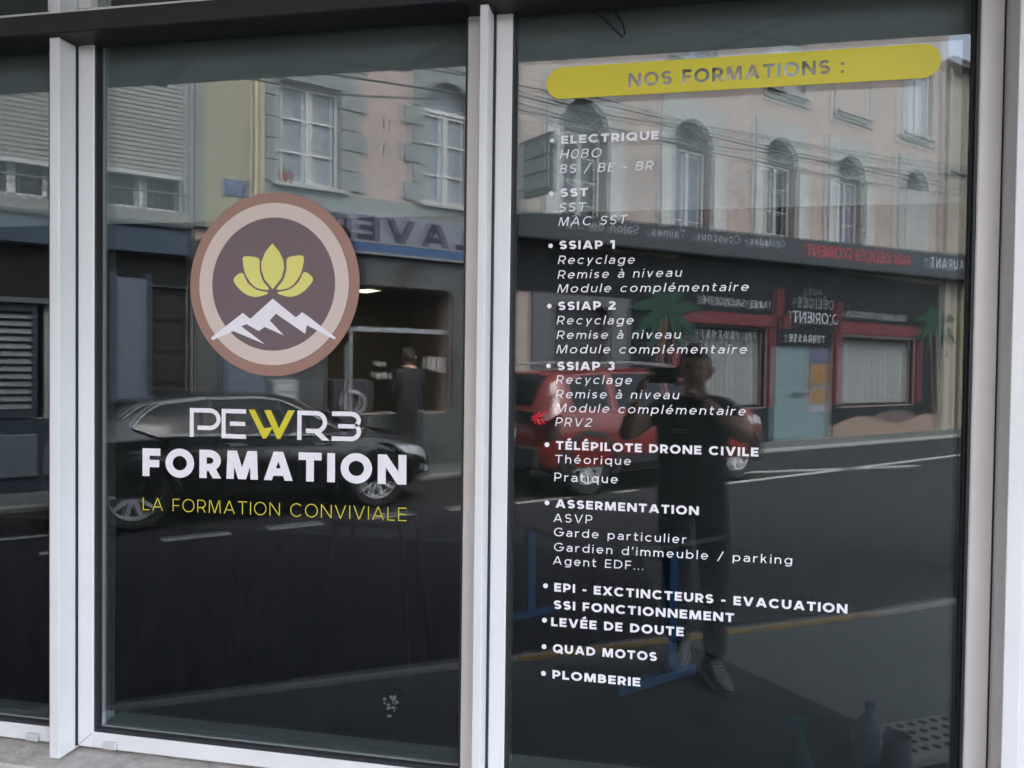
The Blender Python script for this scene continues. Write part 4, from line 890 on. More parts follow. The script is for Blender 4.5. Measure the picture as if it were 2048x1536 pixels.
# ground floor of the restaurant
B('black_front', BLACKP, C, 8.85, 10.10, .001, .03, .04, 3.72); B('black_front', BLACKP, C, 10.10, 20.1, .001, .03, 2.47, 3.9); B('black_front', BLACKP, C, 12.86, 13.11, .001, .03, .04, 2.47); B('black_front', BLACKP, C, 15.26, 15.59, .001, .03, .04, 2.47)
B('black_front', BLACKP, C, 18.86, 20.1, .001, .03, .04, 2.47); B('black_front', BLACKP, C, 10.10, 12.86, .001, .03, .04, .77); B('black_front', BLACKP, C, 15.60, 18.86, .001, .03, .04, .74); B('black_front', BLACKP, C, 5.99, 8.85, .001, .02, 2.88, 3.70)
plate_hole('door_surround', mat('grey door surround', (.09, .095, .105), rough=.8, var=.1), C, 6.58, 8.84, .04, 2.87, rrect(7.06, 8.37, .05, 2.69, .16), .001, .05)
dd = B('entrance_door', mat('dark entrance door', (.03, .032, .036), rough=.4), C, 7.07, 8.36, -.2, -.15, .04, 2.69); B('door_rail', mat('grey rail', (.10, .10, .11)), dd, 7.1, 8.33, -.149, -.13, 2.15, 2.21)
def curtain_mesh(s0, s1, z0, z1, o, amp=.045, n=110):
    m = MB(); P = []
    rows = [z1, (z0 + z1) / 2, z0]
    for z in rows:
        for k in range(n + 1): s = s0 + (s1 - s0) * k / n; P.append((-s, -(o + amp * sin(k * .95 + 1.2 * sin(k * .21)) * (1.0 if z < z1 else .6) + .01 * sin(k * .37)), z))
    return m.add(P, [(r * (n + 1) + k, r * (n + 1) + k + 1, (r + 1) * (n + 1) + k + 1, (r + 1) * (n + 1) + k) for r in range(2) for k in range(n)])
for s0, s1, z0, z1 in ((10.13, 12.84, .79, 2.45), (15.61, 18.84, .76, 2.41)):
    w = MB(); bx(w, s0, s0 + .05, -.10, -.04, z0, z1); bx(w, s1 - .05, s1, -.10, -.04, z0, z1); bx(w, s0 + .05, s1 - .05, -.10, -.04, z0, z0 + .05); bx(w, s0 + .05, s1 - .05, -.10, -.04, z1 - .05, z1)
    w = w.build('shop_window_frame', BLACKP, C); curtain_mesh(s0 + .05, s1 - .05, z0 + .06, z1 - .05, -.20).build('curtain', CURT, w, smooth=True)
    MB().poly([(-s1 + .05, .28, z0), (-s0 - .05, .28, z0), (-s0 - .05, .28, z1), (-s1 + .05, .28, z1)]).build('backing', BLACKP, w)
tel = sfr('phone_lettering'); tag(tel, 'pale lettering Tél.: 05 67 45 52 34 across the first restaurant window', 'lettering'); tsign(tel, 'Tél.: 05 67 45 52 34', 12.55, 10.25, 2.24, .15, .15, LETW, -.035)
for s0, s1, z0, z1 in ((10.45, 13.10, 2.52, 2.76), (15.45, 18.75, 2.48, 2.76)):
    pts = [(-s0, z0), (-s0, z1), (-s1, z1), (-s1, z0)] if s0 < 12 else [(-s0, z0), (-s0, z1), (-s1, z1), (-s1 - .5, (z0 + z1) / 2), (-s1, z0)]
    if s0 < 12: pts = [(-s0, z0), (-s0 + .45, z1 - .02), (-s0, z1), (-s1, z1), (-s1, z0)]
    MB().prism(pts, -.06, -.031).build('red_trim', RED, C)
for s0, s1, z0, z1 in ((9.92, 10.12, .30, 2.70), (12.88, 13.10, .80, 2.50), (15.30, 15.58, .80, 2.46), (18.86, 19.12, .80, 2.46), (13.12, 13.36, 2.77, 3.35), (15.32, 15.52, 2.77, 3.20)): B('red_trim', RED, C, s0, s1, .031, .06, z0, z1)
B('red_trim', RED, C, 13.36, 13.62, .031, .06, 2.50, 2.80); 
tsign(C, 'TAJINES - SALON DE THÉ', 12.95, 10.75, 2.90, .15, .13, LETW, .0315, nm='sign_letter'); tsign(C, 'GRILLADES / COUSCOUS', 18.35, 15.75, 2.88, .14, .13, LETW, .0315, nm='sign_letter')
tsign(C, 'AUX', 14.75, 14.25, 3.30, .14, .14, mat('dim sign letters', (.16, .17, .18)), .0315, nm='sign_letter'); tsign(C, 'DÉLICES', 15.20, 13.85, 3.00, .22, .18, mat('dim sign letters', (.16, .17, .18)), .0315, nm='sign_letter'); tsign(C, "D'ORIENT", 15.38, 13.70, 2.66, .25, .16, LETW, .0315, nm='sign_letter')
tb_ = B('terrace_board', BLACKP, C, 13.13, 15.22, .032, .06, 2.17, 2.46); tsign(C, 'TERRASSE', 14.85, 13.55, 2.23, .16, .17, LETW, .061, nm='sign_letter')
dr = B('door', DOORB, C, 13.15, 15.22, -.08, -.03, .05, 2.15)
for s0, s1 in ((13.18, 13.95), (13.98, 14.38)): B('door_leaf', DOORB, dr, s0, s1, -.029, -.015, .08, 2.12, .006)
B('door_bar', mat('dark steel bar', (.06, .07, .08)), dr, 13.75, 14.37, -.012, .02, 1.04, 1.10)
for s0, z0, z1, mcol, extra in ((0, 1.80, 2.14, (.09, .085, .16), 0), (0, 1.23, 1.78, (.15, .12, .085), 1), (0, .82, 1.21, (.2, .19, .19), 2), (0, .64, .80, (.24, .24, .27), 3)):
    t = sfr('food_poster'); B('sheet', mat('poster print %d' % extra, mcol, rough=.5, var=.45 if extra < 2 else .1, scale=9), t, 14.42, 15.20, -.012, -.008, z0, z1)
    if extra in (1, 2):
        mo = MB(); disc(mo, -14.81, (z0 + z1) / 2, .31, .22 if extra == 1 else .17, .0062, 28); mo.build('printed_dish', mat('printed dish %d' % extra, (.24, .12, .035), rough=.5, var=.55, scale=14), t)
    tag(t, ('blue violet poster topmost on the light blue door', 'poster of a large couscous dish on the light blue door', 'poster of a smaller orange dish on the light blue door', 'white caption strip below the dish posters on the light blue door')[extra], 'poster')
# painted palms and dunes
for c, z, sc2, lab, tz in ((9.75, 2.72, 1.05, 'green painted palm left of the first restaurant window', .3), (19.75, 2.95, 1.05, 'green painted palm right of the second restaurant window', .2)):
    t = sfr('palm_cutout'); tag(t, lab, 'palm mural')
    for a, l in ((15, .95), (48, .85), (85, .6), (125, .8), (160, 1.0), (195, 1.0), (228, .85), (-20, .9), (-52, .8)):
        dx, dz = cos(radians(a)), sin(radians(a)); px, pz = -dz, dx; m = []
        for k in range(7):
            u = k / 6; w_ = .13 * sin(pi * min(1, u * 1.05)) + .01; bend = -.28 * u * u
            m.append((-c + (dx * u * l + px * w_) * sc2, z + (dz * u * l + pz * w_ + bend) * sc2))
        for k in range(6, -1, -1):
            u = k / 6; w_ = (.11 * sin(pi * min(1, u * 1.05)) + .01) * (.6 if k % 2 else 1.0); bend = -.28 * u * u
            m.append((-c + (dx * u * l - px * w_) * sc2, z + (dz * u * l - pz * w_ + bend) * sc2))
        MB().prism(m, -.075 - .002 * (abs(a) % 7), -.062).build('frond', GREENP, t)
    d_ = .28 if c < 12 else -.30
    MB().prism([(-c - .05, z - .05), (-c + .05, z - .05), (-c + d_ + .07, tz), (-c + d_ - .07, tz)], -.061, -.040).build('trunk', TRUNKM, t)
d = sfr('dune_mural'); tag(d, 'sand coloured dunes painted along the base of the restaurant wall', 'mural')
def dune(pts, m, o0, o1, nm): MB().prism([(-s, z) for s, z in pts], -o1, -o0).build(nm, m, d)
dune([(15.27, .04), (15.27, .28), (15.7, .40), (16.2, .50), (16.6, .52), (17.1, .45), (17.7, .32), (18.3, .30), (18.9, .42), (19.4, .50), (20.0, .46), (20.1, .44), (20.1, .04)], SAND, .0312, .045, 'dune')
dune([(16.9, .47), (17.4, .58), (17.9, .64), (18.5, .60), (18.95, .45), (18.4, .315), (17.8, .325), (17.3, .42)], SAND2, .0312, .040, 'dune')
hg = sfr('projecting_sign'); tag(hg, 'dark hanging sign projecting from the wall near the laundry house', 'sign')
B('sign_box', FASC, hg, 6.24, 6.36, .20, .95, 4.35, 5.25, .01); B('bracket', IRON, hg, 6.28, 6.32, .0, .95, 5.27, 5.31); B('bracket', IRON, hg, 6.28, 6.32, .0, .20, 4.5, 4.54)
for z0, z1 in ((4.42, 4.66), (4.70, 4.92), (4.96, 5.18)): B('sign_panel', mat('grey green sign panel', (.12, .15, .14), rough=.4), hg, 6.2, 6.238, .24, .91, z0, z1, .004)
# ---- D: end house and houses further along
D_ = sfr('end_house'); tag(D_, 'beige house with yellow corner pillar past the restaurant', 'building')
wall_open('wall', BEIGE, D_, 20.18, 30, 0, 9.7, [(22.2, 23.3, 4.6, 6.4), (25, 26.1, 4.6, 6.4), (22.2, 23.3, 7.4, 9.0), (25, 26.1, 7.4, 9.0)])
for a in (22.2, 25): win_unit(D_, a + .02, a + 1.08, 4.62, 6.38); win_unit(D_, a + .02, a + 1.08, 7.42, 8.98)
B('corner_pillar', YELLOWW, D_, 20.95, 21.5, .001, .10, .04, 4.05); B('string_course', QUOIN, D_, 20.18, 30, .001, .08, 6.95, 7.1); B('roof', mat('brown roof tiles', (.10, .06, .045), rough=.9, var=.2), D_, 20.1, 30.1, -5, .22, 9.71, 9.9)
t = MB().tube([(0, 0, .04), (0, 0, 9.6)], .05, 12).build('downpipe', PIPEG, None, smooth=True); t.location = ORG + Matrix.Rotation(RZ, 3, 'Z') @ Vector((-20.12, -.10, 0)); tag(t, 'grey beige downpipe between the restaurant and the end house', 'pipe')
F_ = sfr('far_house'); tag(F_, 'pale house closing the street beyond the end house', 'building'); wall_open('wall', GREYW, F_, 30.05, 48, 0, 9, [(32, 33.1, 4.6, 6.4), (35, 36.1, 4.6, 6.4), (38, 39.1, 4.6, 6.4)])
for a in (32, 35, 38): win_unit(F_, a + .02, a + 1.08, 4.62, 6.38)
B('roof', mat('brown roof tiles', (.1, .06, .045)), F_, 29.95, 48, -5, .45, 9.01, 9.3)
# cables along the facades
for k, Z in enumerate((((-6, 5.3), (5.8, 6.06), (11.5, 6.29), (20.7, 7.01)), ((-6, 5.1), (2.9, 5.28), (5.8, 5.88), (9.3, 6.06), (20.7, 6.48)), ((-6, 5.0), (5.8, 5.76), (11.6, 5.75), (20.7, 6.22)), ((4, 6.0), (7.6, 6.16), (13.2, 6.33), (20.7, 6.85)), ((5.5, 5.95), (9, 5.98), (20.7, 6.33)), ((5.5, 5.62), (12, 5.95), (20.7, 6.75)))):
    o_ = .5 + .02 * k; z_of = []
    P = []
    for (a, za), (b, zb_) in zip(Z, Z[1:]):
        for j_ in range(6): u = j_ / 6; P.append((-(a + (b - a) * u), -o_, za + (zb_ - za) * u - .06 * 4 * u * (1 - u)))
    P.append((-Z[-1][0], -o_, Z[-1][1])); t = sfr('overhead_cable'); tag(t, 'thin black cable along the pink houses, ' + ('topmost one over both buildings', 'second one over both buildings', 'lowest one over both buildings', 'steep one above the arched windows', 'flat one starting beside the hanging sign', 'rising one starting low beside the hanging sign')[k], 'cable', 'overhead cables along the street')
    MB().tube(P, .010 + .003 * (k % 3), 6).build('cable', CABLE, t)
# ------------------------------------------------------------------ the room behind the glass
INW = mat('grey inner wall', (0.30, 0.31, 0.30), rough=0.9, var=0.06); INC = mat('pale inner ceiling', (0.42, 0.43, 0.42), rough=0.9)
INF = mat('grey green lino floor', (0.38, 0.42, 0.41), rough=0.6, var=0.06); MATD = mat('dark floor mat', (0.030, 0.028, 0.030), rough=0.95, var=0.15, scale=30)
rm = MB(); rm.box(-8, 3.2, 5.0, 5.1, -.05, 3.21); rm.box(3.2, 3.3, .26, 5.1, -.05, .35); rm.box(3.2, 3.3, .26, 5.1, 2.9, 3.21); rm.box(3.2, 3.3, .26, .8, .35, 2.9); rm.box(-8.1, -8.0, .1, 5.1, -.05, 3.21); struct(rm, 'inner_wall', INW)  # gap in the right wall added so daylight brightens the room
struct(MB().box(-8, 3.2, .07, 5.0, 3.15, 3.199), 'inner_ceiling', INC)
struct(MB().box(-8, 3.2, .26, 5.0, -.06, -.002), 'inner_floor', INF)
struct(MB().box(1.80, 3.3, .02, .24, .0, 3.19), 'side_wall', INW)
t = MB().slab([(-7.9, .35), (1.05, .35), (1.12, 1.52), (.25, 2.56), (.02, 2.82), (-.2, 4.9), (-7.9, 4.9)], 0.0, .006).build('floor_mat', MATD); tag(t, 'dark mat lying on the floor inside the list window', 'mat')
BLUEM = mat('dark blue painted steel', (0.03, 0.24, 0.60), rough=0.45)
tbl = empty('work_table', (-.47, 2.49, 0), radians(-44)); tag(tbl, 'table with blue steel legs standing inside behind the training list', 'table')
MB().box(-.72, .72, -.36, .36, .705, .735, bev=.005).build('table_top', mat('grey table top', (.30, .30, .30), rough=.5), tbl)
for x in (-.60, .60):
    MB().box(x - .03, x + .03, .06, .12, .055, .70, bev=.004).build('leg', BLUEM, tbl); MB().box(x - .03, x + .03, -.27, .27, .007, .054, bev=.006).build('foot_bar', BLUEM, tbl)
MB().box(-.57, .57, .075, .105, .60, .66).build('cross_bar', BLUEM, tbl)
PET = mat('crumpled clear blue plastic', (0.16, 0.27, 0.40), rough=0.2, var=.3, scale=30, bump=.6, bscale=30)
bt = empty('water_bottle', (.73, 1.18, .0)); tag(bt, 'large crumpled bluish water bottle on the floor at the lower right', 'bottle')
MB().lathe([(0, .0), (.043, .0), (.048, .02), (.044, .07), (.050, .10), (.043, .14), (.050, .17), (.046, .21), (.049, .24), (.040, .28), (.018, .315), (.015, .335)], 20).build('body', PET, bt, smooth=True); MB().lathe([(.0, .333), (.019, .333), (.019, .355), (0, .355)], 14).build('cap', mat('dark blue cap', (.03, .08, .22), rough=.4), bt)
MB().lathe([(.0495, .10), (.0515, .10), (.0515, .155), (.0495, .155)], 20).build('label_band', mat('blue label band', (.02, .10, .28), rough=.4), bt)
bt.rotation_euler = (0, radians(4), 0)
sp = empty('spray_bottle', (.51, 1.19, .0), radians(15)); tag(sp, 'teal trigger spray bottle on the dark mat at the bottom', 'spray bottle')
TEAL = mat('teal plastic', (0.0, 0.30, 0.32), rough=0.35)
MB().lathe([(0, 0), (.046, 0), (.048, .02), (.046, .11), (.030, .16), (.016, .20), (.015, .225)], 20).build('body', TEAL, sp, smooth=True)
MB().prism([(-.020, .222), (.022, .222), (.026, .262), (-.010, .275), (-.058, .268), (-.060, .248), (-.024, .246)], -.015, .015).build('spray_head', TEAL, sp); MB().prism([(-.030, .246), (-.022, .246), (-.046, .190), (-.054, .186)], -.006, .006).build('trigger', TEAL, sp)
cn = empty('metal_can', (.86, 1.22, .0)); tag(cn, 'blue grey open cylinder standing right of the water bottle', 'can')
MB().lathe([(0, 0), (.050, 0), (.050, .225), (.046, .225), (.046, .02), (0, .02)], 28).build('cylinder', mat('blue grey metal', (.22, .26, .32), rough=.45), cn, smooth=True)
tr = empty('perforated_tray', (1.08, 1.64, .006), radians(30)); tag(tr, 'pale tray with rows of round holes lying behind the bottle', 'tray')
HOLE = mat('dark hole', (.03, .03, .03), rough=.9)
MB().box(-.26, .26, -.14, .14, 0, .05, bev=.008).build('tray_body', mat('pale grey plastic', (.78, .79, .77), rough=.5), tr)
h0 = None
for i in range(8):
    for j_ in range(4):
        if h0 is None: h0 = MB().lathe([(.0, .0005), (.017, .0005), (.017, .0012), (0, .0012)], 12).build('hole', HOLE, tr); h0.location = (-.22, -.096, .05)
        else: inst(h0, 'hole', tr, (-.22 + i * .062, -.096 + j_ * .064, .05))
t = MB().tube([(x, .55 + .06 * sin(x * 2.2), .012) for x in [-.5 + k * .1 for k in range(20)]], .006, 6).build('floor_cable', mat('orange red cable', (.35, .06, .02), rough=.5)); tag(t, 'thin orange red cable lying on the floor at the bottom of the list window', 'cable')
# slim red legged stand in the logo window's room
rs = empty('red_stand', (-1.54, 1.9, 0)); tag(rs, 'dim stand on thin dark red legs behind the logo window', 'stand')
REDM = mat('dark red steel', (.09, .008, .010), rough=.4)
for x0, x1, y in ((-.10, -.17, -.15), (.25, .32, -.15), (-.10, -.17, .25), (.25, .32, .25)): MB().tube([(x0, y * .6, .78), (x1, y, .0)], .014, 8).build('leg', REDM, rs)
MB().tube([(-.10, -.09, .78), (.25, -.09, .78), (.25, .15, .78), (-.10, .15, .78), (-.10, -.09, .78)], .014, 8).build('top_frame', REDM, rs)

# ------------------------------------------------------------------ cars
def lerp(T, x):
    if x <= T[0][0]: return T[0][1]
    for (a, fa_), (b, fb) in zip(T, T[1:]):
        if x <= b: u = (x - a) / (b - a); return fa_ + (fb - fa_) * u
    return T[-1][1]
def smoothT(T, x, d=.07): return (lerp(T, x - d) + 2 * lerp(T, x) + lerp(T, x + d)) / 4
class Car:
    def __init__(s, top, belt, wid, topw, zlo, x0, x1): s.top, s.belt, s.wid, s.topw, s.zlo, s.x0, s.x1 = top, belt, wid, topw, zlo, x0, x1
    def sec(s, x):
        zt, zb, w, tw = smoothT(s.top, x), smoothT(s.belt, x), smoothT(s.wid, x), smoothT(s.topw, x); zl = lerp(s.zlo, x); zb = min(zb, zt - .03)
        zm = zl + (zb - zl) * .55
        return [(0, zl), (w * .86, zl), (w * .965, zl + .07), (w * .985, zl + (zb - zl) * .3), (w, zm), (w * .985, zb - .10), (w * .955, zb), (w * .93, zb + .015), (tw + (w * .93 - tw) * .5, zb + (zt - zb) * .52 + .01), (tw, zt - min(.06, (zt - zb) * .35)), (tw * .82, zt - .012), (tw * .4, zt + .008), (0, zt + .012)]
    def P(s, x, j, side, off=0.0):
        S_ = s.sec(x); i = int(j); f = j - i; i2 = min(i + 1, len(S_) - 1); y = S_[i][0] + (S_[i2][0] - S_[i][0]) * f; z = S_[i][1] + (S_[i2][1] - S_[i][1]) * f
        dy, dz = S_[i2][0] - S_[i][0], S_[i2][1] - S_[i][1]
        if i2 == i: dy, dz = -1, 0
        l = sqrt(dy * dy + dz * dz) or 1; return (x, side * (y + dz / l * off), z - dy / l * off)
    def body(s, n=64):
        mb = MB(); N_ = 13; V = []; xs = [s.x0 + (s.x1 - s.x0) * k / n for k in range(n + 1)]
        for x in xs:
            S_ = s.sec(x); V += [(x, y, z) for y, z in S_] + [(x, -y, z) for y, z in S_[-2:0:-1]]
        m = 2 * N_ - 2; F = [(k * m + i, k * m + (i + 1) % m, (k + 1) * m + (i + 1) % m, (k + 1) * m + i) for k in range(n) for i in range(m)]
        F += [tuple(range(m - 1, -1, -1)), tuple(range(n * m, (n + 1) * m))]; return mb.add(V, F)
    def patch(s, xs, jl, jh, side, off=.004, nj=4):
        """surface patch between jl(x) and jh(x)"""
        mb = MB(); V = []
        for x in xs:
            a, b = jl(x), jh(x)
            for k in range(nj + 1): V.append(s.P(x, a + (b - a) * k / nj, side, off))
        w = nj + 1; return mb.add(V, [(i * w + k, i * w + k + 1, (i + 1) * w + k + 1, (i + 1) * w + k) for i in range(len(xs) - 1) for k in range(nj)])
def wheel(parent, x, y, r, side, spokes, rimc, rr):
    w = empty('wheel'); w.parent = parent; w.location = (x, y, r)
    MB().lathe([(rr - .01, -.10), (r - .03, -.115), (r - .006, -.09), (r, -.05), (r, .05), (r - .006, .09), (r - .03, .115), (rr - .01, .10)], 36, axis='y').build('tyre', mat('tyre rubber', (.018, .018, .019), rough=.8), w, smooth=True)
    m = MB(); q = side * .085
    m.lathe([(rr, q - side * .15), (rr, q), (rr - .012, q + side * .004), (rr - .022, q - side * .02), (rr - .03, q - side * .10)], 40, axis='y')
    m.lathe([(0, q - side * .010), (.045, q - side * .010), (.062, q - side * .03), (.062, q - side * .06)], 20, axis='y')
    for k in range(spokes):
        a = 2 * pi * k / spokes; da = .10 if spokes > 6 else .0
        for sg in ((-1, 1) if spokes <= 7 else (0,)):
            a1 = a + sg * .16; c0 = (.05 * cos(a + sg * .3), .05 * sin(a + sg * .3)); c1 = ((rr - .012) * cos(a1), (rr - .012) * sin(a1)); wd = .019 if spokes > 7 else .016
            px, pz = -sin(a), cos(a)
            V = [(c0[0] + px * wd, q - side * .02, c0[1] + pz * wd), (c0[0] - px * wd, q - side * .02, c0[1] - pz * wd), (c1[0] - px * wd * .8, q - side * .008, c1[1] - pz * wd * .8), (c1[0] + px * wd * .8, q - side * .008, c1[1] + pz * wd * .8)]
            V += [(v[0], v[1] - side * .035, v[2]) for v in V]; m.add(V, [(0, 1, 2, 3), (7, 6, 5, 4), (0, 4, 5, 1), (1, 5, 6, 2), (2, 6, 7, 3), (3, 7, 4, 0)])
    m.build('rim', rimc, w, smooth=True)
    MB().lathe([(0, q - side * .09), (rr - .03, q - side * .09)], 24, axis='y').build('brake_disc', mat('dark brake', (.03, .03, .032), rough=.5), w)
    return w
def cut_arches(body, xs, r, zc, half):
    for x in xs:
        c = MB().lathe([(0, -half), (r, -half), (r, half), (0, half)], 40, (x, 0, zc), 'y'); c.f += []; c = c.build('c', body.data.materials[0])
        md = body.modifiers.new('b', 'BOOLEAN'); md.operation = 'DIFFERENCE'; md.solver = 'EXACT'; md.object = c
        dg = bpy.context.evaluated_depsgraph_get(); me = bpy.data.meshes.new_from_object(body.evaluated_get(dg)); body.modifiers.clear(); body.data = me; bpy.data.objects.remove(c)
    for p in body.data.polygons: p.use_smooth = True
    try: body.data.set_sharp_from_angle(angle=radians(32))
    except Exception: pass
GLS = mat('car side glass', (.008, .010, .012), rough=.08, spec=.35); CHR = mat('chrome strip', (.62, .63, .65), rough=.3, metal=.2); RIM = mat('silver alloy rim', (.62, .63, .65), rough=.4, metal=.1)
PLAST = mat('dark grey plastic cladding', (.028, .029, .031), rough=.6); SEAMC = mat('panel gap', (.005, .005, .005), rough=.9)
LAMP = mat('clear headlamp', (.52, .55, .58), rough=.12, spec=.9, var=.5, scale=18); REDL = mat('red lamp glass', (.45, .01, .015), rough=.15); REDE = mat('lit red tail lamp', (.8, .02, .03), rough=.2, emit=((1.0, .03, .06), 1.2))
def rng(a, b, n): return [a + (b - a) * k / n for k in range(n + 1)]
def on_tube(car, pts, side, r, off=.006): return MB().tube([car.P(x, j, side, off) for x, j in pts], r, 6)
def make_car(kind):
    if kind == 'black':
        PA = mat('black car paint', (.008, .009, .011), rough=.22, coat=1.0, spec=.6)
        K = .88
        sc_x = lambda T: [(a * K, b) for a, b in T]
        c = Car(sc_x([(-2.12, .72), (-2.02, .98), (-1.7, 1.20), (-1.25, 1.335), (-.6, 1.40), (0, 1.405), (.45, 1.35), (.95, 1.12), (1.22, .99), (1.7, .89), (2.02, .76), (2.16, .55)]),
                sc_x([(-2.12, .66), (-1.9, .90), (-1, .93), (0, .90), (1, .87), (1.5, .82), (2.0, .68), (2.16, .50)]),
                sc_x([(-2.12, .62), (-2.02, .78), (-1.7, .87), (-1, .90), (1, .90), (1.6, .87), (1.95, .76), (2.16, .50)]),
                sc_x([(-2.12, .50), (-1.8, .55), (-1, .58), (0, .60), (.5, .60), (1.0, .64), (1.3, .68), (1.8, .64), (2.16, .42)]), sc_x([(-2.12, .38), (-1.9, .24), (1.9, .20), (2.16, .26)]), -2.12 * K, 2.16 * K)
        for T_ in (c.top, c.belt, c.wid, c.topw, c.zlo):
            for q in range(len(T_)):
                if T_[q][0] > 1.3: T_[q] = (1.3 + (T_[q][0] - 1.3) * 1.25, T_[q][1])
        c.x1 = 1.3 + (2.16 * K - 1.3) * 1.25
        for T_ in (c.top, c.belt):
            for q in range(len(T_)): T_[q] = (T_[q][0], .36 + (T_[q][1] - .36) * .87)
        root = sfr('parked_car', 1.20, NF - 7.56, 0, pi); tag(root, 'black car with bright chrome window outline parked before the laundry', 'car')
        xw, r, rr = (-1.25, 1.22), .335, .240
    else:
        PA = mat('orange red car paint', (.20, .024, .018), rough=.25, coat=1.0, spec=.5)
        c = Car([(-2.22, .95), (-2.17, 1.10), (-1.95, 1.44), (-1.75, 1.53), (-1.0, 1.585), (-.1, 1.60), (.35, 1.56), (.85, 1.32), (1.12, 1.13), (1.6, 1.08), (2.0, 1.0), (2.18, .80), (2.24, .62)],
                [(-2.22, .88), (-1.9, 1.04), (-1, 1.03), (0, 1.0), (1, .98), (1.6, .96), (2.0, .90), (2.24, .58)],
                [(-2.22, .74), (-2.1, .84), (-1.7, .90), (-1, .91), (1, .91), (1.7, .89), (2.05, .78), (2.24, .60)],
                [(-2.22, .62), (-1.8, .66), (-1, .68), (0, .70), (.4, .69), (.9, .70), (1.2, .74), (1.8, .70), (2.24, .50)], [(-2.22, .42), (-2.0, .30), (1.9, .27), (2.24, .34)], -2.22, 2.24)
        for T_ in (c.top, c.belt, c.wid, c.topw, c.zlo):
            for q in range(len(T_)):
                if T_[q][0] < -1.6: T_[q] = (-1.6 + (T_[q][0] + 1.6) * .75, T_[q][1])
        c.x0 = -2.065
        root = sfr('parked_car', 6.42, NF - 7.02, 0, pi); tag(root, 'orange red compact off-roader with roof rails and lit tail lamp', 'car')
        xw, r, rr = (-1.40, 1.42), .355, .225
    b = c.body().build('body', PA, root); cut_arches(b, xw, r + .05, r + .01, 1.2)
    MB().box(-1.60, 1.62, -.72, .72, .24, .55).build('underbody', PLAST, root)
    for x in xw:
        for sd in (1, -1):
            wheel(root, x, sd * (.775), r, sd, 10 if kind == 'black' else 6, RIM, rr)
            m = MB(); n = 24; R0, R1 = r + .052, r + (.105 if kind == 'red' else .068)
            for k in range(n):
                a0, a1 = pi * (-.08 + 1.16 * k / n), pi * (-.08 + 1.16 * (k + 1) / n)
                for q in ((sd * .905,),):
                    y = q[0]; V = [(x + R * cos(a), y + sd * (.012 if R > R0 + .001 else .02), r + .01 + R * sin(a)) for a in (a0, a1) for R in (R0, R1)]; V += [(v[0], v[1] - sd * .10, v[2]) for v in V]
                    m.add(V, [(0, 1, 3, 2), (0, 4, 5, 1), (1, 5, 7, 3), (2, 3, 7, 6), (0, 2, 6, 4)])
            m.build('wheel_arch_trim', PLAST if kind == 'red' else PA, root)
    for sd in (1, -1):
        if kind == 'black':
            xs = rng(-1.24, .86, 30)
            def jh(x):
                u = (x + 1.24) / 2.10; return 7.0 + 2.0 * (min(1, (u / .12)) ** .5 if u < .12 else 1) * (1 if x < .2 else max(.0, 1 - (x - .2) / .67) ** .8)
            def jl(x):
                u = (x + 1.24) / 2.10; return 7.0 + (.5 * (1 - (u / .10)) if u < .10 else 0) * 1.2
            c.patch(xs, jl, lambda x: max(jh(x), jl(x) + .02), sd, .004).build('side_window', GLS, root, smooth=True)
            bot = [(x, jl(x) - .05) for x in xs]; topp = [(x, max(jh(x), jl(x) + .02) + .05) for x in xs[::-1]]
            on_tube(c, bot + topp + [bot[0]], sd, .011, .010).build('window_chrome', CHR, root, smooth=True)
            on_tube(c, [(x - .14, max(jh(x), jl(x)) + .35 if x > -1.2 else 8.0) for x in rng(-1.18, -.4, 12)], sd, .007, .008).build('window_chrome', CHR, root)
            for x in (-.50, .20): on_tube(c, [(x, 7.0), (x - .03, 9.0)], sd, .020, .006).build('window_pillar', PA, root)
            for x in (-.44, .86): on_tube(c, [(x, 1.5), (x + .02, 4), (x, 6.6)], sd, .004, .001).build('door_gap', SEAMC, root)
            for x in (-.40, .48): on_tube(c, [(x, 5.2), (x + .17, 5.25)], sd, .013, .016).build('door_handle', PA, root)
            c.patch(rng(1.38, 1.97, 8), lambda x: 4.9 + (x - 1.38) * .1, lambda x: 5.35 + (x - 1.38) * 1.6 - max(0, x - 1.78) * 2.8, sd, .006).build('headlight', LAMP, root, smooth=True)
            c.patch(rng(-1.85, -1.50, 6), lambda x: 4.9, lambda x: 5.7, sd, .006).build('tail_light', REDL, root, smooth=True)
        else:
            for x0, x1, h0, h1 in ((-1.62, -1.02, .75, 1.0), (-.90, -.02, 1, 1), (.05, .80, 1, .55)):
                xs = rng(x0, x1, 8)
                c.patch(xs, lambda x: 7.1, lambda x, x0=x0, x1=x1, h0=h0, h1=h1: 7.1 + 1.85 * ((h0 + (h1 - h0) * min(1, (x - x0) / .22)) if h0 < h1 else (h1 + (h0 - h1) * min(1, (x1 - x) / .55))), sd, .005).build('side_window', GLS, root, smooth=True)
            for x in (-.96, .02, .98): on_tube(c, [(x, 1.6), (x + .02, 4), (x, 6.8)], sd, .004, .001).build('door_gap', SEAMC, root)
            for x in (-.86, .16): on_tube(c, [(x, 5.3), (x + .19, 5.3)], sd, .015, .018).build('door_handle', PA, root)
            MB().tube([(-1.60, sd * .66, 1.55), (-1.45, sd * .66, 1.635), (-.6, sd * .68, 1.665), (.15, sd * .68, 1.635), (.30, sd * .68, 1.59)], .017, 8).build('roof_rail', mat('grey roof rail', (.22, .22, .23), rough=.4), root, smooth=True)
            c.patch(rng(-1.02, 1.02, 8), lambda x: 1.4, lambda x: 2.9, sd, .012).build('sill_cladding', PLAST, root)
            c.patch(rng(1.72, 2.12, 6), lambda x: 4.9, lambda x: 5.9, sd, .006).build('headlight', LAMP, root, smooth=True)
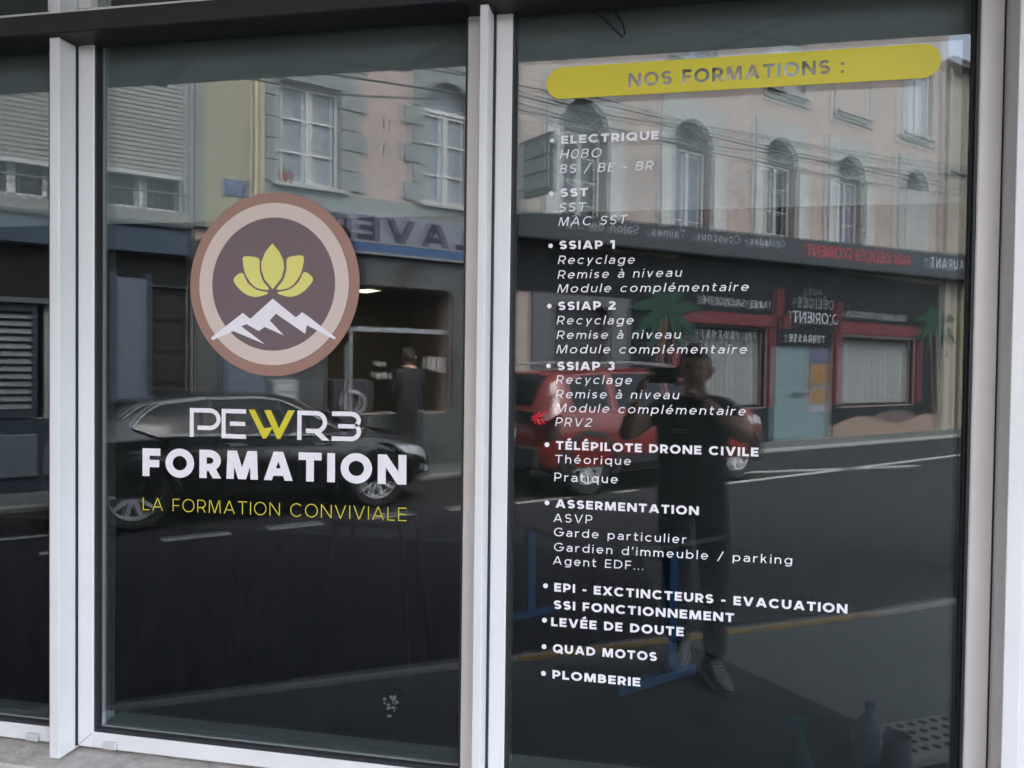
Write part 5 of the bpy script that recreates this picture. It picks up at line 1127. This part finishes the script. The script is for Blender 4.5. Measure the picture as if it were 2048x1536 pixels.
            c.patch(rng(-2.06, -1.85, 6), lambda x: 4.2, lambda x: 6.2, sd, .006).build('tail_light', mat('dark lamp cluster', (.03, .008, .010), rough=.2), root, smooth=True)
        m = MB(); x = .78 if kind == 'black' else .86; z = .95 if kind == 'black' else 1.06
        m.lathe([(0, -.13), (.06, -.12), (.085, -.05), (.085, .05), (.05, .11), (0, .12)], 12, (x, sd * 1.0, z), 'y'); m.build('wing_mirror', PA, root, smooth=True)
    # windscreen and rear window
    if kind == 'black':
        ws, rw = rng(.44, 1.04, 8), rng(-1.76, -1.16, 8)
    else: ws, rw = rng(.42, 1.08, 8), rng(-2.02, -1.78, 6)
    for xs, nm in ((ws, 'windscreen'), (rw, 'rear_window')):
        for sd in (1, -1): c.patch(xs, lambda x: 10.05, lambda x: 12.0, sd, .006, 3).build(nm, GLS, root, smooth=True)
    if kind == 'red':
        MB().box(-2.145, -2.04, -.72, .72, .36, .62, bev=.02).build('rear_bumper', PLAST, root); MB().box(2.18, 2.28, -.66, .66, .34, .66, bev=.02).build('front_bumper', PLAST, root)
        MB().box(-2.09, -2.064, -.80, .80, .905, 1.055, bev=.008).build('tailgate_band', PLAST, root)
        bad = empty('tailgate_badge'); bad.parent = root; bad.rotation_euler = (0, 0, -pi / 2); bad.location = (-2.091, 0, 0)
        letters(bad, 'DACIA', -.30, .95, .30, .95, .06, .16, mat('grey badge letters', (.30, .30, .31), rough=.4), 0, -.004)
        for sd in (-1, 1):
            for dz, sg in ((.018, 1), (-.018, -1)):
                for k in (0, .085):
                    MB().tube([(-2.103, sd * (.66 + k), .98 + dz), (-2.101, sd * (.70 + k), .98 + dz), (-2.095 + (.02 if k else 0), sd * (.745 + k), .98 + dz + sg * .055)], .0055, 6).build('lamp_chevron', REDE, root)
        pl = MB().box(-2.107, -2.091, -.26, .26, .70, .81).build('number_plate', mat('white plate', (.6, .6, .6), rough=.4), root)
    else:
        MB().box(1.98, 2.08, -.50, .50, .26, .50, bev=.02).build('front_grille', PLAST, root)
        for y in (-.56, .56): MB().lathe([(0, -.02), (.035, -.02), (.035, .02), (0, .02)], 12, (1.94, y * 1.1, .38), 'y').build('fog_lamp', LAMP, root)
    return root
make_car('black'); make_car('red')

# ------------------------------------------------------------------ people
SKIN = mat('skin', (.52, .30, .22), rough=.55, var=.06); HAIR = mat('dark brown hair', (.018, .011, .008), rough=.6, var=.3, scale=60); SHIRT = mat('black cotton shirt', (.016, .016, .018), rough=.85, var=.15, scale=30); PANTS = mat('dark grey trousers', (.018, .019, .022), rough=.85, var=.12, scale=30); SHOE = mat('pale grey trainers', (.22, .22, .22), rough=.7, var=.25, scale=30); SOLE = mat('white rubber sole', (.5, .5, .5), rough=.6)
def skin_mesh(name, verts, edges, radii, root_i, mats, assign, parent, sub=2):
    me = bpy.data.meshes.new(name); me.from_pydata(verts, edges, []); o = bpy.data.objects.new(name, me); COL.objects.link(o)
    md = o.modifiers.new('s', 'SKIN'); md.use_smooth_shade = True
    for i, v in enumerate(me.skin_vertices[0].data):
        r = radii[i]; v.radius = r if isinstance(r, tuple) else (r, r); v.use_root = (i == root_i)
    sb = o.modifiers.new('u', 'SUBSURF'); sb.levels = sb.render_levels = sub
    dg = bpy.context.evaluated_depsgraph_get(); me2 = bpy.data.meshes.new_from_object(o.evaluated_get(dg)); o.modifiers.clear(); o.data = me2
    me2.materials.clear()
    for m in mats: me2.materials.append(m)
    for p in me2.polygons: p.material_index = assign(p.center); p.use_smooth = True
    o.parent = parent; return o
def head(parent, c, s=1.0, yaw_=0.0, hairc=HAIR):
    """head with brow, nose, mouth, chin and ears; faces +Y in local space"""
    h = empty('head_pivot'); h.parent = parent; h.location = c; h.rotation_euler = (0, 0, yaw_); h.scale = (s, s, s)
    bm = bmesh.new(); bmesh.ops.create_uvsphere(bm, u_segments=40, v_segments=30, radius=1)
    for v in bm.verts:
        x, y, z = v.co
        X, Y, Z_ = x * .077, y * .098, z * .122
        if z < 0: X *= 1 - .30 * (-z) ** 1.5; Y *= 1 - .12 * (-z)
        if y > .3:
            Y += .030 * math.exp(-((x / .16) ** 2) - ((z + .12) / .20) ** 2) * (y - .2)      # nose
            Y -= .010 * math.exp(-(((abs(x) - .36) / .16) ** 2) - ((z - .06) / .12) ** 2)      # eye hollows
            Y += .007 * math.exp(-((z - .22) / .10) ** 2 - (x / .5) ** 2)                     # brow
            Y += .008 * math.exp(-((x / .28) ** 2) - ((z + .50) / .07) ** 2); Y -= .004 * math.exp(-((x / .3) ** 2) - ((z + .56) / .03) ** 2)
            Y += .010 * math.exp(-((x / .25) ** 2) - ((z + .85) / .14) ** 2)                   # chin
        v.co = (X, Y, Z_)
    me = bpy.data.meshes.new('head'); bm.to_mesh(me); bm.free(); me.materials.append(SKIN)
    for p in me.polygons: p.use_smooth = True
    o = bpy.data.objects.new('head', me); COL.objects.link(o); o.parent = h
    for sx in (-1, 1):
        MB().lathe([(0, -.006), (.011, -.004), (.0125, 0), (.011, .004), (0, .006)], 12, (sx * .030, .083, .010), 'y').build('eye', mat('dark eye', (.02, .015, .012), rough=.2), o, smooth=True)
        m = MB(); m.lathe([(0, -.010), (.018, -.008), (.026, .0), (.018, .008), (0, .010)], 12, (sx * .078, -.005, -.005), 'y'); e = m.build('ear', SKIN, o, smooth=True)
    bm = bmesh.new(); bmesh.ops.create_uvsphere(bm, u_segments=40, v_segments=30, radius=1); rr_ = random.Random(4)
    dele = [v for v in bm.verts if (v.co.y > .35 and v.co.z < .42 - .1 * abs(v.co.x)) or v.co.z < -.45 or (abs(v.co.x) > .8 and v.co.z < .0 and v.co.y > -.1)]
    bmesh.ops.delete(bm, geom=dele, context='VERTS')
    for v in bm.verts:
        x, y, z = v.co; k = 1 + rr_.uniform(-.02, .03); v.co = (x * .086 * k, y * .108 * k - .004, z * .134 * k + .002)
    me = bpy.data.meshes.new('hair'); bm.to_mesh(me); bm.free(); me.materials.append(hairc)
    for p in me.polygons: p.use_smooth = True
    hr = bpy.data.objects.new('hair', me); COL.objects.link(hr); hr.parent = o
    # keep three levels: the head itself is the part
    mw = Matrix.Translation(c) @ Matrix.Rotation(yaw_, 4, 'Z') @ Matrix.Scale(s, 4); o.parent = parent; o.matrix_local = mw; bpy.data.objects.remove(h); return o
def hand(parent, wrist, palm_dir, across, normal, curl=.9, thumb_side=1, name='hand'):
    """palm with four unequal fingers that bend along the normal, and a thumb from the palm's side"""
    wv, d, a, n = Vector(wrist), Vector(palm_dir).normalized(), Vector(across).normalized(), Vector(normal).normalized()
    V = [wv, wv + d * .045, wv + d * .085]; E_ = [(0, 1), (1, 2)]; Rr = [(.024, .02), (.034, .018), (.038, .016)]
    for k, (off, l) in enumerate(((-.030, .070), (-.010, .080), (.010, .075), (.030, .060))):
        base = wv + d * .075 + a * off; prev = 1; seg = [(.0, 0)]
        pts = [base + d * .02, base + d * (.02 + l * .42) + n * .006, base + d * (.02 + l * (.42 + .30 * cos(curl))) + n * (.006 + l * .30 * sin(curl)), base + d * (.02 + l * (.42 + .30 * cos(curl) + .26 * cos(curl * 1.8))) + n * (.006 + l * (.30 * sin(curl) + .26 * sin(curl * 1.8)))]
        for p in pts: V.append(p); E_.append((prev, len(V) - 1)); prev = len(V) - 1; Rr.append(.0092 if len(V) % 4 else .0075)
    tb0 = wv + d * .030 + a * (.034 * thumb_side); prev = 0
    for p in (tb0, tb0 + d * .030 + a * (.026 * thumb_side) + n * .008, tb0 + d * .058 + a * (.030 * thumb_side) + n * .022): V.append(p); E_.append((prev, len(V) - 1)); prev = len(V) - 1; Rr.append(.0105)
    return skin_mesh(name, [tuple(v) for v in V], E_, Rr, 0, [SKIN], lambda c: 0, parent, 1)
# the photographer: stands facing the glass (+Y), phone held up in both hands in front of the face
ph = empty('person', (.135, -2.24, 0)); tag(ph, 'man in black t-shirt and trainers photographing with a phone', 'person')
J = {'pel': (0, 0, .94), 'sp': (0, .0, 1.10), 'ch': (0, .0, 1.27), 'nk': (0, .0, 1.42), 'nk2': (0, .015, 1.50),
     'sl': (-.175, .0, 1.375), 'el': (-.335, .20, 1.25), 'el2': (-.333, .215, 1.262), 'wl': (-.285, .265, 1.43),
     'sr': (.175, .0, 1.375), 'er': (.245, .20, 1.25), 'wr': (.03, .265, 1.435),
     'hl': (-.095, 0, .90), 'kl': (-.07, -.06, .50), 'al': (-.055, -.20, .09), 'hr': (.095, 0, .90), 'kr': (.115, .03, .50), 'ar': (.125, .02, .09)}
names = list(J); idx = {n: i for i, n in enumerate(names)}
ED = [('pel', 'sp'), ('sp', 'ch'), ('ch', 'nk'), ('nk', 'nk2'), ('ch', 'sl'), ('sl', 'el'), ('el', 'el2'), ('el2', 'wl'), ('ch', 'sr'), ('sr', 'er'), ('er', 'wr'), ('pel', 'hl'), ('hl', 'kl'), ('kl', 'al'), ('pel', 'hr'), ('hr', 'kr'), ('kr', 'ar')]
RD = {'pel': (.165, .12), 'sp': (.155, .11), 'ch': (.175, .12), 'nk': (.065, .062), 'nk2': (.056, .058), 'sl': (.068, .07), 'el': (.043, .043), 'el2': (.042, .042), 'wl': (.026, .030), 'sr': (.068, .07), 'er': (.043, .045), 'wr': (.026, .030), 'hl': (.108, .11), 'kl': (.080, .08), 'al': (.058, .062), 'hr': (.108, .11), 'kr': (.080, .08), 'ar': (.058, .062)}
def who(c):
    x, y, z = c
    if z < .93: return 2
    if z > 1.445 and abs(x) < .09 and y < .12: return 0
    if y > .125 and z > 1.05: return 0
    return 1
skin_mesh('body', [J[n] for n in names], [(idx[a], idx[b]) for a, b in ED], [RD[n] for n in names], 0, [SKIN, SHIRT, PANTS], who, ph)
head(ph, (.0, .035, 1.585), .98, radians(6))
hand(ph, (-.285, .265, 1.43), (.35, .05, .95), (0, -1, 0), (.95, .1, -.1), 1.0, -1); hand(ph, (.03, .265, 1.435), (-.72, .08, .70), (0, -1, 0), (-.7, .1, -.6), 1.0, -1)
for x, y, rz in ((-.055, -.20, 10), (.125, .02, -14)):
    s_ = MB(); prof = [(-.10, .045, .10), (-.05, .050, .115), (.0, .048, .105), (.06, .050, .075), (.12, .050, .055), (.165, .040, .040), (.19, .012, .025)]
    V = []; 
    for py, hw, hz in prof:
        V += [(-hw, py, .022), (-hw * 1.0, py, hz * .6), (-hw * .55, py, hz), (hw * .55, py, hz), (hw * 1.0, py, hz * .6), (hw, py, .022)]
    F = [(k * 6 + i, k * 6 + (i + 1) % 6, (k + 1) * 6 + (i + 1) % 6, (k + 1) * 6 + i) for k in range(6) for i in range(6)] + [(5, 4, 3, 2, 1, 0), tuple(range(36, 42))]
    so = s_.add(V, F).build('shoe', SHOE, ph, smooth=True); so.location = (x, y + .02, 0); so.rotation_euler = (0, 0, radians(rz))
    MB().slab([(-.048, -.105), (.048, -.105), (.053, 0), (.053, .12), (.03, .185), (-.03, .185), (-.053, .12), (-.053, 0)], .001, .024).build('sole', SOLE, so)
    lm = MB()
    for k in range(4): lm.tube([(-.026, .02 + k * .022, .098 - k * .011), (.026, .02 + k * .022, .098 - k * .011)], .004, 5)
    lm.build('laces', SOLE, so)
cp_ = MB(); 
chest = empty('chest_print'); chest.parent = ph; chest.rotation_euler = (0, 0, pi); chest.location = (-.065, .126, 0)
CP = mat('small white chest print', (.5, .5, .5), rough=.8)
MB().box(-.045, .045, -.003, -.001, 1.275, 1.281).build('print_line', CP, chest); MB().box(-.030, .045, -.003, -.001, 1.262, 1.267).build('print_line', CP, chest)
pn = empty('smartphone', (0, -CAM_D - .006, 0)); tag(pn, 'dark phone held up horizontally by the photographer', 'phone')
MB().box(-.092, .052, -.0085, -.0005, 1.513, 1.588, bev=.002).build('phone_body', mat('dark phone glass', (.012, .012, .014), rough=.15), pn)
for x, z in ((.030, 1.566), (.030, 1.545)): MB().lathe([(0, .0), (.007, .0), (.008, -.001)], 14, (x, 0, z), 'y').build('lens', mat('lens glass', (.03, .03, .05), rough=.05), pn)
# dark passer-by before the laundry
pb = sfr('person', 3.98, .62, .035, 0); tag(pb, 'dark clothed person standing before the laundry window behind the black car', 'person')
J2 = dict(J); J2.update({'el': (-.23, .05, 1.10), 'el2': (-.23, .07, 1.09), 'wl': (-.14, .24, 1.16), 'er': (.24, .04, 1.10), 'wr': (.12, .22, 1.12)})
skin_mesh('body', [J2[n] for n in names], [(idx[a], idx[b]) for a, b in ED], [tuple(q * 1.12 for q in RD[n]) if n != 'nk2' else RD[n] for n in names], 0, [SKIN, SHIRT, PANTS], lambda c: 0 if c.z > 1.46 and abs(c.x) < .09 else (2 if c.z < .93 else 1), pb)
head(pb, (.0, .03, 1.60), 1.0, radians(50)); hand(pb, (-.14, .24, 1.16), (.6, .6, .1), (0, 0, 1), (.5, -.3, 0), .9, 1); hand(pb, (.12, .22, 1.12), (-.6, .6, .1), (0, 0, 1), (-.5, -.3, 0), .9, 1)
for x in (-.09, .12):
    so = MB().box(-.05, .05, -.11, .18, .0, .09, bev=.02).build('shoe', PANTS, pb, smooth=True); so.location = (x, .0, 0)
pb.scale = (1.04, 1.04, 1.04)
